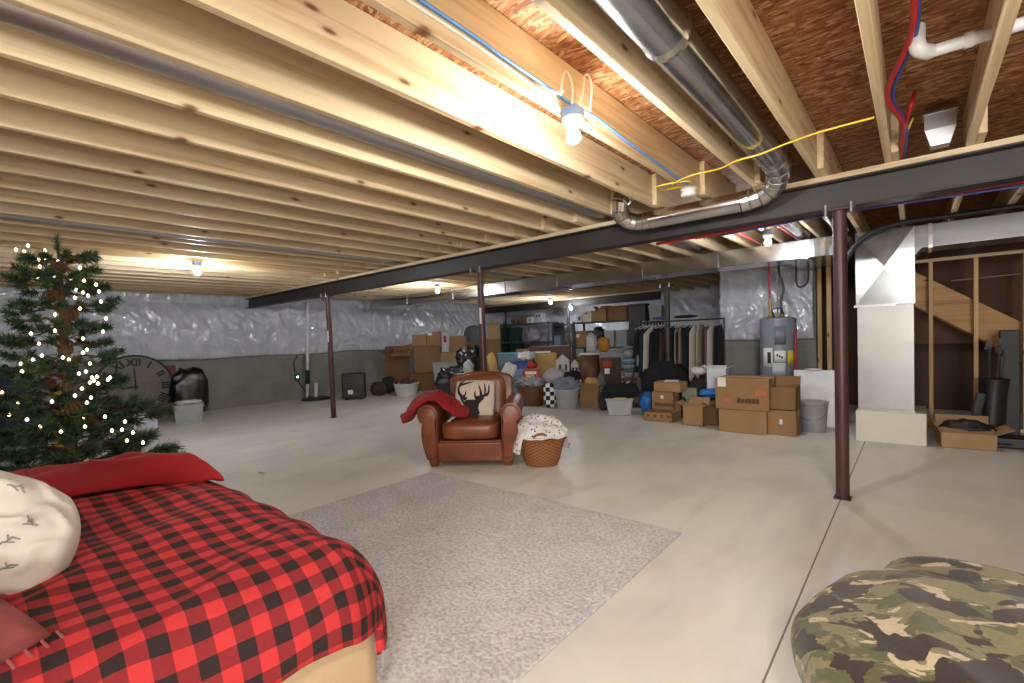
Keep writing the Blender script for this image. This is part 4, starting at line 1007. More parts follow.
heap('plastic_bag', 'bright blue plastic bag between the open box and orange printed box', 'bag', 699, 723, 389, 406, 7.0, pl('blue_bag', srgb(40, 110, 190), .35), .35, 4, .7, 2.2, .25)
heap('plastic_bag', 'bright blue round bag left of the sticker box', 'bag', 639, 654, 392, 409, 7.2, pl('blue_bag', srgb(40, 110, 190), .35), .06, 9, .8, 2.2, .12)
heap('sports_bag', 'black bag with yellow markings behind the open box', 'bag', 688, 710, 379, 396, 7.45, plain('black_yellow', srgb(40, 38, 30), .7, var=.9, scale=5), .30, 6, .8)
heap('shopping_bag', 'white crumpled bag above the black and yellow bag', 'bag', 690, 707, 367, 382, 7.6, whitecloth, .62, 11, .7, 2.3, .2)
carton('greenish flat box standing behind the open box', 683, 697, 388, 420, 7.25, 3, 0, .2, .4, mat=pl('sage_card', srgb(136, 140, 118), .8))
# grey bucket with lid
p = pz(813, 431); t = thing('bucket', 'grey plastic bucket with lid beside the brown boxes', 'bucket', (p.x, p.y, .001))
autosmooth(MB().lathe([(.135, 0), (.14, .01), (.155, .2), (.158, .3), (.16, .36)], 32).build('bucket_body', grey_p, t)); 
MB().lathe([(.168, .345), (.172, .36), (.172, .378), (.15, .382), (.145, .372), (0.001, .372)], 32).build('lid', grey_p, t, True)
m = MB(); [m.lathe([(.157, z), (.165, z+.006), (.157, z+.012)], 32, capb=False, capt=False) for z in (.29, .31)]; m.build('rib_rings', grey_p, t, True)
MB().tube(bez([(-.16, 0, .3), (-.12, -.12, .2), (0, -.17, .16), (.12, -.12, .2), (.16, 0, .3)], 6), .004, 6).build('bail_handle', MAT['galv'], t)
# white board behind the bucket
p = pY(813, 425, 7.25); o = bevel(MB().box((-.24, 0, 0), (.24, .03, .74)).build('foam_board', white_p), .004); o.location = (p.x+.01, 7.3, .003); o.rotation_euler = (rad(-5), 0, 0); tag(o, 'white foam board leaning behind the grey bucket', 'board')
heap('rag', 'crumpled white rag over the top of white foam board', 'rag', 806, 822, 376, 389, 7.36, whitecloth, .73, 5, .35, 2.2, .25)
# ------------------------------------------------------------------ water heater
wp_ = pY(779, 400, 7.85); t = thing('water_heater', 'tall grey electric water heater standing behind the brown boxes', 'water heater', (wp_.x, 7.85, .001))
whm = plain('heater_grey', srgb(122, 128, 140), .4, var=.05)
autosmooth(MB().lathe([(.232, 0), (.238, .01), (.238, 1.44), (.232, 1.455), (.17, 1.475), (.001, 1.48)], 48).build('tank', whm, t), 35)
va = math.atan2(-wp_.x, 7.85)
def onskin(u, z0, z1, wd, mat, name, th=.004):          # curved plate hugging the tank, u = angle from the viewer-facing line
    m = MB(); n = 8; a0 = -pi/2+va+u-wd/.238/2
    f = lambda i, j: (lambda a, r: Vector((r*cos(a), r*sin(a), z0+(z1-z0)*j)))(a0+wd/.238*i, .2385+th)
    m.grid(f, n, 1); o = m.build(name, mat, t, True); s = o.modifiers.new('t', 'SOLIDIFY'); s.thickness = th; return o
onskin(.1, 1.08, 1.34, .14, pl('heater_panel', srgb(112, 118, 130), .45), 'access_panel', .01); onskin(.1, .2, .5, .17, pl('heater_panel', srgb(112, 118, 130), .45), 'access_panel', .01)
pap = pl('paper', srgb(225, 225, 225), .7)
wl = onskin(-.62, .76, 1.03, .15, pap, 'white_label', .003); onskin(.1, .83, .99, .15, pap, 'white_label', .003); onskin(.02, .64, .815, .17, pl('pale_label', srgb(196, 200, 206), .6), 'white_label', .003)
onskin(-.5, .81, .97, .05, pl('print_black', srgb(60, 45, 38), .8), 'label_printing', .005)
for k in range(3): onskin(-.05+.12*k, .91-.015*k, .94-.015*k, .022, pl('print_black', srgb(60, 45, 38), .8), 'label_printing', .005)
yl = onskin(.72, .78, .99, .09, pl('print_yellow', srgb(225, 205, 60), .7), 'energy_label', .004); yl['label'] = 'yellow energy label'
a = -pi/2+va+.98; q = Vector((.262*cos(a), .262*sin(a), 0))
MB().tube([q+Vector((0, 0, .15)), q+Vector((0, 0, 1.2)), q*.94+Vector((0, 0, 1.25))], .015, 10).build('drain_tube', pl('red_pex', srgb(176, 36, 44), .4), t)['label'] = 'red vertical relief tube'
MB().tube([q*.92+Vector((0, 0, 1.24)), q*1.05+Vector((0, 0, 1.3))], .014, 8).build('relief_valve', pl('brass', srgb(180, 150, 90), .35, 1), t)
rx = pl('red_pex', srgb(176, 36, 44), .4); cop = pl('brass', srgb(180, 150, 90), .35, 1)
MB().tube(bez([(-.09, 0, 1.47), (-.1, 0, 1.7), (-.1, -.02, 2.05), (-.11, 0, 2.4)], 4), .014, 8).build('hot_pipe', rx, t)['label'] = 'red hot water pipe'
MB().tube([(-.09, 0, 1.47), (-.1, 0, 1.75)], .02, 8).build('brass_fitting', cop, t)
MB().tube(bez([(.06, 0, 1.47), (.05, 0, 1.7), (.08, 0, 1.9), (.02, .02, 2.15), (.03, .02, 2.4)], 4), .017, 8).build('cold_pipe', dk, t)
MB().tube([(.0, 0, 1.47), (.0, .0, 2.4)], .011, 8).build('conduit', MAT['galv'], t)
m = MB().tube(bez([(-.02, -.08, 1.47), (-.05, -.1, 1.58), (.05, -.1, 1.6), (.1, -.05, 1.5)], 5), .009, 6).build('power_cable', bkp, t)
MB().lathe([(.035, 1.475), (.04, 1.49), (.04, 1.52), (.0, 1.525)], 14, c=(-.09, 0, 0)).build('pipe_collar', cop, t); MB().lathe([(.03, 1.475), (.034, 1.49), (.034, 1.51), (.0, 1.515)], 14, c=(.06, 0, 0)).build('pipe_collar', cop, t)
o = MB().tube(bez([(wp_.x+.32, 8.3, 2.4), (wp_.x+.32, 8.3, 2.0), (wp_.x+.18, 8.3, 1.95), (wp_.x+.18, 8.3, 2.4)], 6), .014, 8).build('drain_pipe', dk); tag(o, 'dark looped pipe hanging on the wall sheet right above the water heater', 'pipe')

# ------------------------------------------------------------------ clothes rack
RY = 8.05; xa, xb = pY(640, 325, RY).x, pY(724, 325, RY).x
t = thing('garment_rack', 'black metal garment rack full of dark clothes', 'clothes rack', (0, 0, 0))
m = MB(); m.tube([(xa, RY, 1.50), (xb, RY, 1.50)], .014, 10); m.build('rail', bkp, t)
for x in (xa, xb):
    MB().tube([(x, RY, .06), (x, RY, 1.52)], .014, 10).build('upright', bkp, t); MB().tube([(x, RY-.25, .05), (x, RY+.25, .05)], .014, 8).build('foot_bar', bkp, t)
    for s in (-1, 1): MB().lathe([(.0, -.025), (.02, -.018), (.025, 0), (.02, .018), (.0, .025)], 12, c=(x, RY+s*.25, .026)).build('castor', bkp, t)
gm = {'black': blackc, 'navy': pl('navy_cloth', srgb(34, 38, 56), .9), 'brown': pl('brown_cloth', srgb(66, 48, 42), .9), 'grey': pl('charcoal_cloth', srgb(84, 84, 90), .9), 'pale': pl('cream_cloth', srgb(184, 176, 164), .9), 'tan': pl('taupe_cloth', srgb(134, 118, 100), .9), 'red': pl('maroon_cloth', srgb(96, 50, 46), .9)}
seq = 'black navy navy pale black black black black brown black black tan tan black black black pale pale tan red grey pale black black'.split()
rg = random.Random(3)
hang = pl('hanger_white', srgb(200, 200, 205), .4)
seen = {}
wordc = {'black': 'black', 'navy': 'navy blue', 'brown': 'dark brown', 'grey': 'charcoal grey', 'pale': 'pale cream', 'tan': 'taupe', 'red': 'maroon'}
for i, c_ in enumerate(seq):
    x = xa+.06+(xb-xa-.12)*i/(len(seq)-1); k = seen.get(c_, 0); seen[c_] = k+1
    nmk = ['jacket', 'shirt', 'coat'][i % 3]
    gt_ = thing('hanging_garment', '%s %s on the rack, %s garment from the left' % (wordc[c_], nmk, ordn[i]), 'garment', (x, RY, 1.516), rg.uniform(-.6, .25), 'clothes hanging on the rack')
    m = MB(); m.tube(bez([(0, 0, -.07), (0, 0, -.03), (0, .015, .0), (0, .0, .012), (0, -.014, .0)], 4), .0035, 5); m.tube([(0, -.2, -.13), (0, 0, -.07), (0, .2, -.13)], .006, 5); m.build('hanger', hang, gt_)
    ln = rg.uniform(.62, .95); sd = rg.random()*9
    def g_(u, v, ln=ln, sd=sd):
        a = u*2*pi; w_ = (.2+.05*v)*(1 if v > .06 else .5+v*8); z = -.09-.05*abs(cos(a))*(1-v)-ln*v
        th = (.022+.02*v)+.012*sin(cos(a)*9+sd)*v
        return Vector((th*sin(a), w_*cos(a), z))
    m = MB(); m.grid(g_, 36, 10); m.add([g_(q/36, 1) for q in range(36)], [tuple(range(36))]); m.build('garment_cloth', gm[c_], gt_, True, weld=True)
for i, (x0, x1, y0, y1) in enumerate(((676, 692, 315, 324), (652, 668, 317, 323))):
    pass
heap('folded_scarf', 'black cloth folded over the middle of the rack rail', 'cloth', 674, 698, 315, 325, RY, blackc, 1.535, 3, .3, 2.2)
heap('folded_scarf', 'purple cloth lying on the rack rail left of the post', 'cloth', 652, 666, 317, 323, RY, pl('purple_cloth', srgb(96, 72, 150), .9), 1.535, 7, .4, 2.2)
heap('clothes_heap', 'large black heap of clothes on the floor below the rack', 'clothes', 640, 690, 362, 402, 7.75, blackc, 0, 12, .5, 2.3, .12)
heap('clothes_heap', 'black heap of clothes spilling below the right end of the rack', 'clothes', 690, 722, 370, 400, 7.95, plain('black_cloth2', srgb(30, 29, 32), .9), 0, 13, .4, 2.3, .12)
# ------------------------------------------------------------------ overhead services
def cable(name, label, cat, pts, r, mat, n=6, div=6):
    o = MB().tube(bez(pts, div), r, n).build(name, mat, None, True); return tag(o, label, cat)
red_p = pl('red_pex', srgb(176, 36, 44), .4); bl_p = pl('blue_pex', srgb(52, 78, 160), .4)
cable('pex_pipe', 'red plastic water pipe running along the far side of the steel beam', 'pipe', [(-1.95, 4.56, 2.19), (-1.34, 4.56, 2.2), (-.4, 4.56, 2.235), (.5, 4.56, 2.215), (2.5, 4.56, 2.2)], .015, red_p)
cable('pex_pipe', 'second red plastic pipe just behind the first along the steel beam', 'pipe', [(-1.6, 4.64, 2.2), (-.4, 4.64, 2.225), (.5, 4.64, 2.22), (2.5, 4.64, 2.21)], .011, pl('red_pex_dark', srgb(140, 40, 40), .4))
cable('pex_pipe', 'blue plastic water pipe beneath the red ones along the steel beam', 'pipe', [(-1.35, 4.6, 2.18), (-.4, 4.6, 2.21), (.5, 4.6, 2.19), (2.5, 4.6, 2.18)], .008, bl_p)
for k, s in ((3, 'left'), (2, 'right')):
    x = jx(k)-.19
    cable('pex_pipe', 'red branch pipe running back under the joists, %s of the pair' % s, 'pipe', [(x+.0, 4.7, 2.24), (x+.0, 5.6, 2.40), (x+.02, 6.9, 2.40)], .01, red_p)
cable('pex_pipe', 'red water pipe dropping through the subfloor beside the white drain elbow', 'pipe', [pz(914, -25, 2.6), pz(911, 35, 2.55), pz(887, 95, 2.5), pz(903, 125, 2.47), pz(900, 160, 2.45), pz(899, 190, 2.40)], .013, red_p, 8)
cable('pex_pipe', 'blue water pipe strapped beside the dropping red pipe', 'pipe', [pz(918, -25, 2.62), pz(915, 35, 2.57), pz(892, 95, 2.53), pz(906, 125, 2.5), pz(903, 160, 2.47)], .011, bl_p, 8)
cable('pex_pipe', 'short red branch pipe joining the drop pipe from the right', 'pipe', [pz(915, 92, 2.66), pz(911, 105, 2.55), pz(904, 128, 2.48), pz(901, 145, 2.455)], .012, red_p, 8)
t = thing('drain_pipe', 'white plastic drain pipe with elbow above the right joists', 'pipe')
a, b, c, d = pz(917, 28, 2.62), pz(918, 48, 2.52), pz(930, 52, 2.51), pz(1060, 12, 2.53)
whp = pl('pvc_white', srgb(222, 222, 226), .3)
autosmooth(MB().tube([c, d], .026, 14).build('straight_pipe', whp, t)); autosmooth(MB().tube(bez([a, b, c], 5), .031, 14).build('elbow', whp, t))
m1 = c.lerp(d, .28); autosmooth(MB().tube([m1, c.lerp(d, .36)], .032, 14).build('coupling', whp, t))
yw = pl('yellow_cable', srgb(222, 190, 60), .5)
cable('electric_cable', 'yellow cable looping from the junction box below the silver duct', 'cable', [(-1.33, 3.74, 2.43), (-1.36, 3.5, 2.40), (-1.2, 3.42, 2.408), (-1.0, 3.4, 2.40), (-.86, 3.28, 2.385), (-.72, 3.24, 2.375), (-.59, 3.28, 2.41), (-.40, 3.22, 2.408), (-.16, 3.22, 2.41)], .006, yw)
cable('electric_cable', 'short curled yellow cable beside the white junction box', 'cable', [(-1.35, 3.7, 2.43), (-1.48, 3.6, 2.41), (-1.45, 3.45, 2.40), (-1.25, 3.5, 2.40), (-1.28, 3.68, 2.41)], .006, yw)
cable('electric_cable', 'thin yellow cable hanging beside the dropping red pipe', 'cable', [pz(913, 118, 2.56), pz(908, 130, 2.5), pz(904, 145, 2.5)], .006, yw)
t = thing('junction_box', 'white round junction box fixed below the joist, left of silver duct', 'junction box', (-1.33, 3.74, 2.355))
MB().lathe([(.0, 0), (.05, .0), (.058, .008), (.058, .03), (.05, .036), (.05, .045), (.062, .05), (.062, .068), (.0, .07)], 24).build('box_body', whp, t, True)
MB().lathe([(.0, -.006), (.02, -.004), (.022, .001)], 14).build('cover_screw', grey_p, t, True)
blu = pl('blue_cable', srgb(96, 150, 215), .5)
jf = jx(3)+.009
cable('electric_cable', 'light blue cable stapled along the joist to the near bulb', 'cable', [(jf, -1.5, 2.53), (jf, 1.12, 2.515), (jf, 1.55, 2.502), (jf, 1.95, 2.495), (jf+.02, 2.06, 2.47)], .008, blu)
cable('electric_cable', 'light blue cable from the near bulb on to the white junction box', 'cable', [(jf+.02, 2.12, 2.47), (jf, 2.35, 2.50), (jf, 2.8, 2.475), (jf, 3.4, 2.45), (jf+.01, 3.68, 2.43)], .008, blu)
cable('electric_cable', 'white cable beside the blue one along the bulb joist', 'cable', [(jf, -1.5, 2.50), (jf, 1.0, 2.488), (jf, 1.5, 2.478), (jf, 1.85, 2.462), (jf+.03, 1.98, 2.50)], .006, pl('wire_white', srgb(235, 225, 215), .5))
t = thing('duct_boot', 'small galvanized duct boot in joist bay above the beam, right of red pipe', 'duct boot', (.126, 4.12, 2.43))
m = MB(); m.box((-.075, -.06, .1), (.075, .06, .2)); m.add([(-.075, -.06, .1), (.075, -.06, .1), (.075, .06, .1), (-.075, .06, .1), (-.045, -.045, -.0), (.045, -.045, -.0), (.045, .045, -.0), (-.045, .045, -.0)], [(0, 1, 5, 4), (1, 2, 6, 5), (2, 3, 7, 6), (3, 0, 4, 7), (4, 5, 6, 7)])
m.build('boot_body', MAT['galv_dull'], t); MB().box((-.085, -.07, .195), (.085, .07, .205)).build('flange', MAT['galv'], t)
cable('electric_cable', 'thin grey cable drooping along the top of the supply duct', 'cable', [pY(385, 300, 6.9), pY(420, 297, 6.9), pY(440, 294, 6.9), pY(470, 289, 6.9)], .01, bkp)

# ------------------------------------------------------------------ left wall
XW = XL+.13
# big clock leaning on the wall
t = thing('wall_clock', 'huge round grey wooden clock with roman numerals leaning on left wall', 'clock', (XL+.13, 2.2, .62)); t.rotation_euler = (0, rad(85), 0)
ck = plain('clock_wood', srgb(132, 126, 118), .8, var=.15, scale=8); bk = pl('clock_black', srgb(40, 38, 38), .6)
# local frame after rotation: +z faces into the room, -x is up, +y is right-to-left of the viewer
MB().lathe([(.0, 0), (.60, 0), (.60, .02), (.0, .02)], 64).build('face', ck, t)
MB().lathe([(.59, -.01), (.625, -.01), (.625, .035), (.59, .035), (.59, -.01)], 64, capb=False, capt=False).build('rim', bk, t)
for i, tx in enumerate(['XII', 'I', 'II', 'III', 'IIII', 'V', 'VI', 'VII', 'VIII', 'IX', 'X', 'XI']):
    th = i*pi/6
    lettering('numeral', tx, .19, bk, t, (-.47*cos(th), .47*sin(th), .026), (0, 0, pi/2-th), .004, True, .006)
m = MB(); m.box((-.36, -.012, .03), (.06, .012, .036)); m.build('minute_hand', bk, t)
m = MB(); m.box((-.02, -.22, .038), (.02, .04, .044)); m.build('hour_hand', bk, t)
# rust-coloured frame behind clock
o = bevel(MB().box((0, -.35, 0), (.03, .06, 1.0)).build('picture_frame', pl('rust_wood', srgb(120, 66, 46), .6)), .01); o.location = (XL+.008, 2.83, .002); tag(o, 'rust brown wooden frame standing behind right edge of the big clock', 'frame')
heap('rubbish_bag', 'black shiny bag standing on the floor right of the big clock', 'bag', 172, 207, 369, 411, 3.2, blackbag, 0, 21, .5, 3.2, .14, XP=-10.95)
p = pz(188, 423); 
tote('clear tub of papers on the floor in front of the black bag', 176, 202, 404, 422.5, 2.72, clear, None, 0, XP=-10.1)
heap('papers', 'white papers heaped in the clear tub by the black bag', 'papers', 177, 201, 400, 407, 2.72, whitecloth, .30, 22, .6, XP=-10.1)
t = thing('low_bench', 'low dark bench in front of the big clock', 'bench', (-10.35, 2.1, 0)); t.rotation_euler = (0, 0, rad(80))
bevel(MB().box((-.55, -.2, .30), (.55, .2, .34)).build('bench_top', brownw, t), .008)
for sx in (-.5, .5):
    for sy in (-.15, .15): MB().box((sx-.025, sy-.025, 0), (sx+.025, sy+.025, .30)).build('leg', brownw, t)
heap('shoe_pile', 'black and white crumpled cloth on the low bench', 'cloth', 132, 160, 402, 408.5, 2.2, XP=-10.35, mat=plain('mono_cloth', srgb(90, 90, 92), .8, var=.8, scale=5), zb=.345, seed=23, dep=.4)
p = pz(146, 428); carton('white paper box on the floor below the low bench', 136, 155, 412.5, 427.5, 2.02, 0, 0, None, .7, mat=pl('white_card', srgb(206, 208, 214), .7), grp='boxes by the clock')
heap('duffel_bag', 'dark navy duffel bag at far left behind the tree', 'bag', -20, 26, 366, 440, .75, pl('navy_cloth', srgb(34, 38, 56), .9), 0, 24, .6, XP=-9.8)
carton('grey box with dark lid behind the tree by left wall', 24, 58, 371, 430, 1.25, 0, 0, None, .8, XP=-10.0, mat=pl('grey_card', srgb(120, 120, 124), .8), grp='boxes by the clock')
t = thing('nutcracker', 'yellow and brown wooden figurine behind the tree beside the grey box', 'figurine', (0, 0, 0))
pf = pX(57, 402, -8.8); t.location = (pf.x, pf.y, .002)
hz = max(.35, pX(57, 384, -8.8).z)
MB().lathe([(.08, 0), (.08, .05), (.05, .06), (.05, hz*.45), (.07, hz*.5), (.075, hz*.75), (.03, hz*.8), (.05, hz*.85), (.05, hz*.93), (.055, hz*.94), (.05, hz), (.0, hz)], 18).build('body', pl('mustard', srgb(196, 150, 40), .6), t, True)
# services on the left wall
def wallpipe(name, label, cat, pts, r, mat): return cable(name, label, cat, [pX(x, y, XW) for x, y in pts], r, mat, 8, 3)
wp0 = whp
t = thing('vent_pipe', 'white plastic pipe running up the left wall over the sump pit', 'pipe')
autosmooth(MB().tube([pX(307.5, 372, XW), pX(307.5, 303, XW)], .04, 12).build('straight_pipe', wp0, t)); MB().tube([pX(307.5, 384, XW), pX(307.5, 370, XW)], .055, 12).build('rubber_coupling', bkp, t)
MB().tube([pX(307.5, 397, XW), pX(307.5, 384, XW)], .04, 12).build('straight_pipe', wp0, t)
o = autosmooth(MB().tube([pX(316, 398, XW+.3), pX(316, 383, XW+.3)], .04, 12).build('short_pipe', wp0)); tag(o, 'short white pipe stub rising from the sump lid', 'pipe')
sp_ = pX(314, 398, XW+.3)
o = MB().lathe([(.0, .05), (.3, .05), (.34, .03), (.34, 0)], 28).build('sump_lid', bkp); o.location = (sp_.x+.1, sp_.y, .001); tag(o, 'round black sump pit lid at the foot of left wall', 'sump lid')
q = pX(297, 377, XL+.01); t = thing('outlet_box', 'green lit electrical outlet box on the left wall by the white pipe', 'outlet', (XL+.001, q.y, q.z))
bevel(MB().box((0, -.06, -.09), (.05, .06, .09)).build('box_body', pl('outlet_green', srgb(50, 92, 70), .5), t), .008); MB().box((.05, -.025, -.02), (.056, .02, .025)).build('indicator', emit('indicator_glow', (.8, 1, .9), 3), t)
o = cable('power_cord', 'dark cord hanging above the green outlet on left wall', 'cord', [pX(295, 372, XL+.02), pX(294, 362, XL+.03), pX(297, 356, XL+.03), pX(293, 352, XL+.03)], .012, bkp)
o = cable('power_cord', 'dark cord looping down from green outlet to the sump lid', 'cord', [pX(298, 381, XL+.03), pX(303, 388, XL+.05), pX(307, 394, XL+.12), pX(311, 397, XL+.3)], .012, bkp)
# black appliance
c, w_, h_, va = fit(342, 366, 373, 399.5, 6.05, 0); t = thing('dehumidifier', 'black boxy dehumidifier with white sticker standing near left wall', 'dehumidifier', c, va-.1)
bevel(MB().box((-w_/2*.92, -.16, .03), (w_/2*.92, .18, h_)).build('housing', bkp, t), .03, 3); 
m = MB(); [m.box((-w_*.36, -.166, h_*.5+.05*i), (w_*.36, -.158, h_*.5+.05*i+.02)) for i in range(5)]; m.build('grille', dk, t)['kind'] = 'stuff'
MB().box((-w_*.22, -.165, h_*.22), (-w_*.02, -.158, h_*.38)).build('sticker', lblm, t)
for sx in (-1, 1): MB().box((sx*w_*.3-.03, -.12, 0), (sx*w_*.3+.03, .14, .03)).build('foot', bkp, t)
# ------------------------------------------------------------------ left heap of boxes (Y 7 to 9)
heap('blanket_roll', 'brown bundled blanket on the floor left of the white basin', 'blanket', 370, 388, 382, 396.5, 6.75, pl('brown_cloth', srgb(66, 48, 42), .9), 0, 31, .7, 2.4)
heap('garland', 'dark green garland heap beside the white basin', 'garland', 381, 396, 377, 396, 7.15, plain('garland_green', srgb(40, 46, 36), .9, var=.4, scale=20), 0, 32, .7, 2.2, .3)
c, w_, h_, va = fit(394, 419, 383, 396.5, 7.1, 0); t = thing('wash_basin', 'white plastic basin holding red and green wreaths', 'basin', c, va)
MB().lathe([(w_*.38, 0), (w_*.40, .01), (w_*.49, h_-.02), (w_*.52, h_-.015), (w_*.52, h_), (w_*.47, h_), (w_*.39, .02), (.001, .02)], 32).build('basin_body', white_p, t, True)
o = MB(); 
rr = random.Random(4)
for i in range(150):
    a = rr.uniform(0, 6.28); b = rr.uniform(0, 6.28); q = Vector(((w_*.30+w_*.13*cos(b))*cos(a), (w_*.30+w_*.13*cos(b))*sin(a), h_-.08+abs(w_*.22*sin(b)))); v = Vector((rr.uniform(-1, 1), rr.uniform(-1, 1), rr.uniform(0, 1)))*.07
    s = v.orthogonal().normalized()*.022; o.add([q-s, q+s, q+v], [(0, 1, 2)], 0 if rr.random() < .7 else 1)
o = o.build('holiday_wreath', [plain('wreath_green', srgb(70, 66, 46), .9, var=.4), pl('berry_red', srgb(140, 40, 44), .6)]); o.location = c; o['kind'] = 'stuff'; tag(o, 'dried wreath with red berries heaped in the white basin', 'wreath')
r = carton('brown box with wide open flaps at far left of the heap', 386, 409, 353, 385, 7.75, 3, 0, None, .8, flaps=[('y', -1, 150), ('x', -1, 30), ('x', 1, 60), ('y', 1, 70)])
_c = pY(402, 352, 7.6); m = MB()
def bent(u, v): a = -.3+2.2*v; return Vector((-.26+.52*u, .22*sin(a)+.05*sin(u*5), .30*v+.05*cos(a*2)+.1*u*v))
m.grid(bent, 12, 10); o = m.build('cardboard_sheet', card(1), None, True); o.location = (_c.x+.1, 7.5, pY(402, 357, 7.5).z-.02); o.rotation_euler = (0, 0, .7); q_ = o.modifiers.new('t', 'SOLIDIFY'); q_.thickness = .008; tag(o, 'curled brown cardboard sheet rising over the open flap box', 'cardboard')
heap('black_cloth', 'black cloth stuffed in the open flap box at far left of the heap', 'cloth', 391, 405, 348, 357, 7.8, blackc, top(r)-.12, 33, .6)
r1 = carton('dented brown box below the stack, behind the white basin', 410, 436, 372, 392, 8.1, 3, 0, None, .8)
r2 = carton('big dark brown box in the middle of the left stack', 415, 440, 346, 372, 8.15, 1, top(r1), None, .8, tape=False)
carton('small brown box on the left stack, left of the two on top', 413, 427, 335, 346, 8.0, 2, top(r2), .75, .7)
carton('small brown box on the left stack, right of the two on top', 427.5, 441, 332, 346, 8.25, 0, top(r2), .75, .8, lbl=(.1, .75, .3, .2, 'w'))
r3 = carton('lower plain box right of the left stack', 441, 466, 352, 392, 8.7, 4, 0, None, .7)
carton('white printed carton standing on the lower plain box', 441.5, 449, 332, 352, 8.6, 0, top(r3), None, .6, mat=pl('white_card', srgb(206, 208, 214), .7), lbl=[(.3, .55, .35, .25, 'r'), (.3, .5, .4, .05, 'k')])
carton('tan box on the lower plain box, right of the white printed carton', 450, 466, 336, 352, 8.75, 0, top(r3), None, .7)
carton('slanted brown board box leaning right of the left stack', 466, 476, 342, 390, 8.9, 3, 0, None, .6)
c, w_, h_, va = fit(432, 462, 361, 390, 7.9, 0); tote('grey lidless tub before the left box stack', 433, 461, 362, 391, 7.7, pl('fog_plastic', srgb(124, 128, 130), .5), None, 0, None, .5)
heap('headboard', 'grey upholstered pointed headboard against far wall behind the boxes', 'headboard', 462, 488, 326, 372, 10.4, pl('grey_uphol', srgb(104, 106, 112), .9), 0, 34, .25, 4, .04, 1.5, .02)
heap('rubbish_bag', 'big black bag slumped behind left side of the armchair', 'bag', 431, 482, 367, 397, 6.6, blackbag, 0, 35, .5, 2.2, .2, 2.8, .16)
heap('rubbish_bag', 'black bag perched on top of the slumped big black bag', 'bag', 455, 486, 347, 378, 7.15, blackbag, .42, 36, .6, 2.2, .22, 2.8, .18)
heap('plastic_wrap', 'clear crumpled wrap on the slumped big black bag', 'wrap', 463, 474, 361, 367, 6.45, clear, .60, 37, .5, 2.2, .3)
# ------------------------------------------------------------------ shelf units along the back
def shelf(name, label, x0p, x1p, Y, zs, mat, dep=.55, yref=340):
    xa, xb = pY(x0p, yref, Y).x, pY(x1p, yref, Y).x
    t = thing('shelving_unit', label, 'shelf', ((xa+xb)/2, Y, 0)); w_ = xb-xa
    for sx in (-1, 1):
        for y in (.02, dep-.02): MB().box((sx*(w_/2-.02)-.02, y-.02, 0), (sx*(w_/2-.02)+.02, y+.02, max(zs)+.02)).build('upright', mat, t)
    for z in zs: bevel(MB().box((-w_/2, 0, z-.03), (w_/2, dep, z)).build('shelf_board', mat, t), .005)
    return xa, xb
shm = pl('shelf_grey', srgb(78, 80, 86), .5)
shelf('shelving_unit', 'grey shelving unit with green tubs under a row of boxes', 500, 549, 12.3, (pY(515, 358, 12.5).z, pY(515, 342, 12.5).z, 1.78), shm)
shelf('shelving_unit', 'dark shelving unit crowded with clear tubs, right of the far post', 573, 634, 9.6, (pY(600, 368, 9.85).z, pY(600, 347, 9.85).z, 1.62), pl('shelf_dark', srgb(56, 52, 52), .5), .5)
shelf('shelving_unit', 'small dark shelf unit against the back wall left of far post', 552, 564, 12.3, (pY(558, 346, 12.5).z, pY(558, 332, 12.5).z, 1.68), pl('shelf_dark', srgb(56, 52, 52), .5))
Z1 = 1.783; GB, GC = pY(515, 342, 12.5).z+.003, pY(515, 358, 12.5).z+.003
carton('brown rounded parcel on the grey shelving unit, leftmost on top', 512, 519, 319.5, 325, 12.5, 3, Z1, 0, .8)
carton('brown box on top of grey shelving unit, left of the white face carton', 519.5, 527, 318, 325, 12.5, 1, Z1, 0, .7)
carton('white fronted carton on top of the grey shelving unit', 527.5, 535, 317, 325, 12.5, 0, Z1, 0, .7, mat=pl('white_card', srgb(206, 208, 214), .7), lbl=(.4, .4, .2, .2, 'b'))
carton('pale printed carton at right end on top of the grey shelving unit', 535.5, 545, 313, 325, 12.55, 0, Z1, 0, .7, mat=pl('pale_card', srgb(176, 176, 186), .7), lbl=[(.2, .6, .2, .2, 'k'), (.55, .6, .2, .2, 'k')])
for (x0, x1, y0, y1, zz, lab) in ((499, 509, 327, 341, GB, 'dark green tub at left on the middle shelf of grey unit'), (510, 522, 326.5, 341, GB, 'dark green tub in the centre of the grey unit middle shelf'), (499, 510, 343, 357, GC, 'dark green tub low on the grey unit, left'), (511, 524, 343, 357, GC, 'dark green tub low on the grey unit, right')):
    tote(lab, x0, x1, y0+1, y1, 12.52, green_p, green_p, zz, 0, .55)
heap('cloth_pile', 'pale tangle of bags on the middle shelf of grey unit', 'cloth', 525, 542, 328, 341, 12.5, plain('pale_tangle', srgb(128, 122, 126), .8, var=.4, scale=4), GB, 41, .35, 2.2, .2)
heap('cloth_pile', 'grey plastic wrapped bundle on the lowest shelf of the grey unit', 'bundle', 526, 543, 346, 357, 12.5, clear, GC, 42, .35, 2.2, .2)
tote('black crate on the small shelf left of the far post', 553, 563, 323, 331, 12.5, bkp, None, pY(558, 332, 12.5).z+.003, 0, .6)
tote('slate blue tub on the small shelf left of the far post', 552.8, 563, 333, 345, 12.5, bluegrey_p, bluegrey_p, pY(558, 346, 12.5).z+.003, 0, .6)
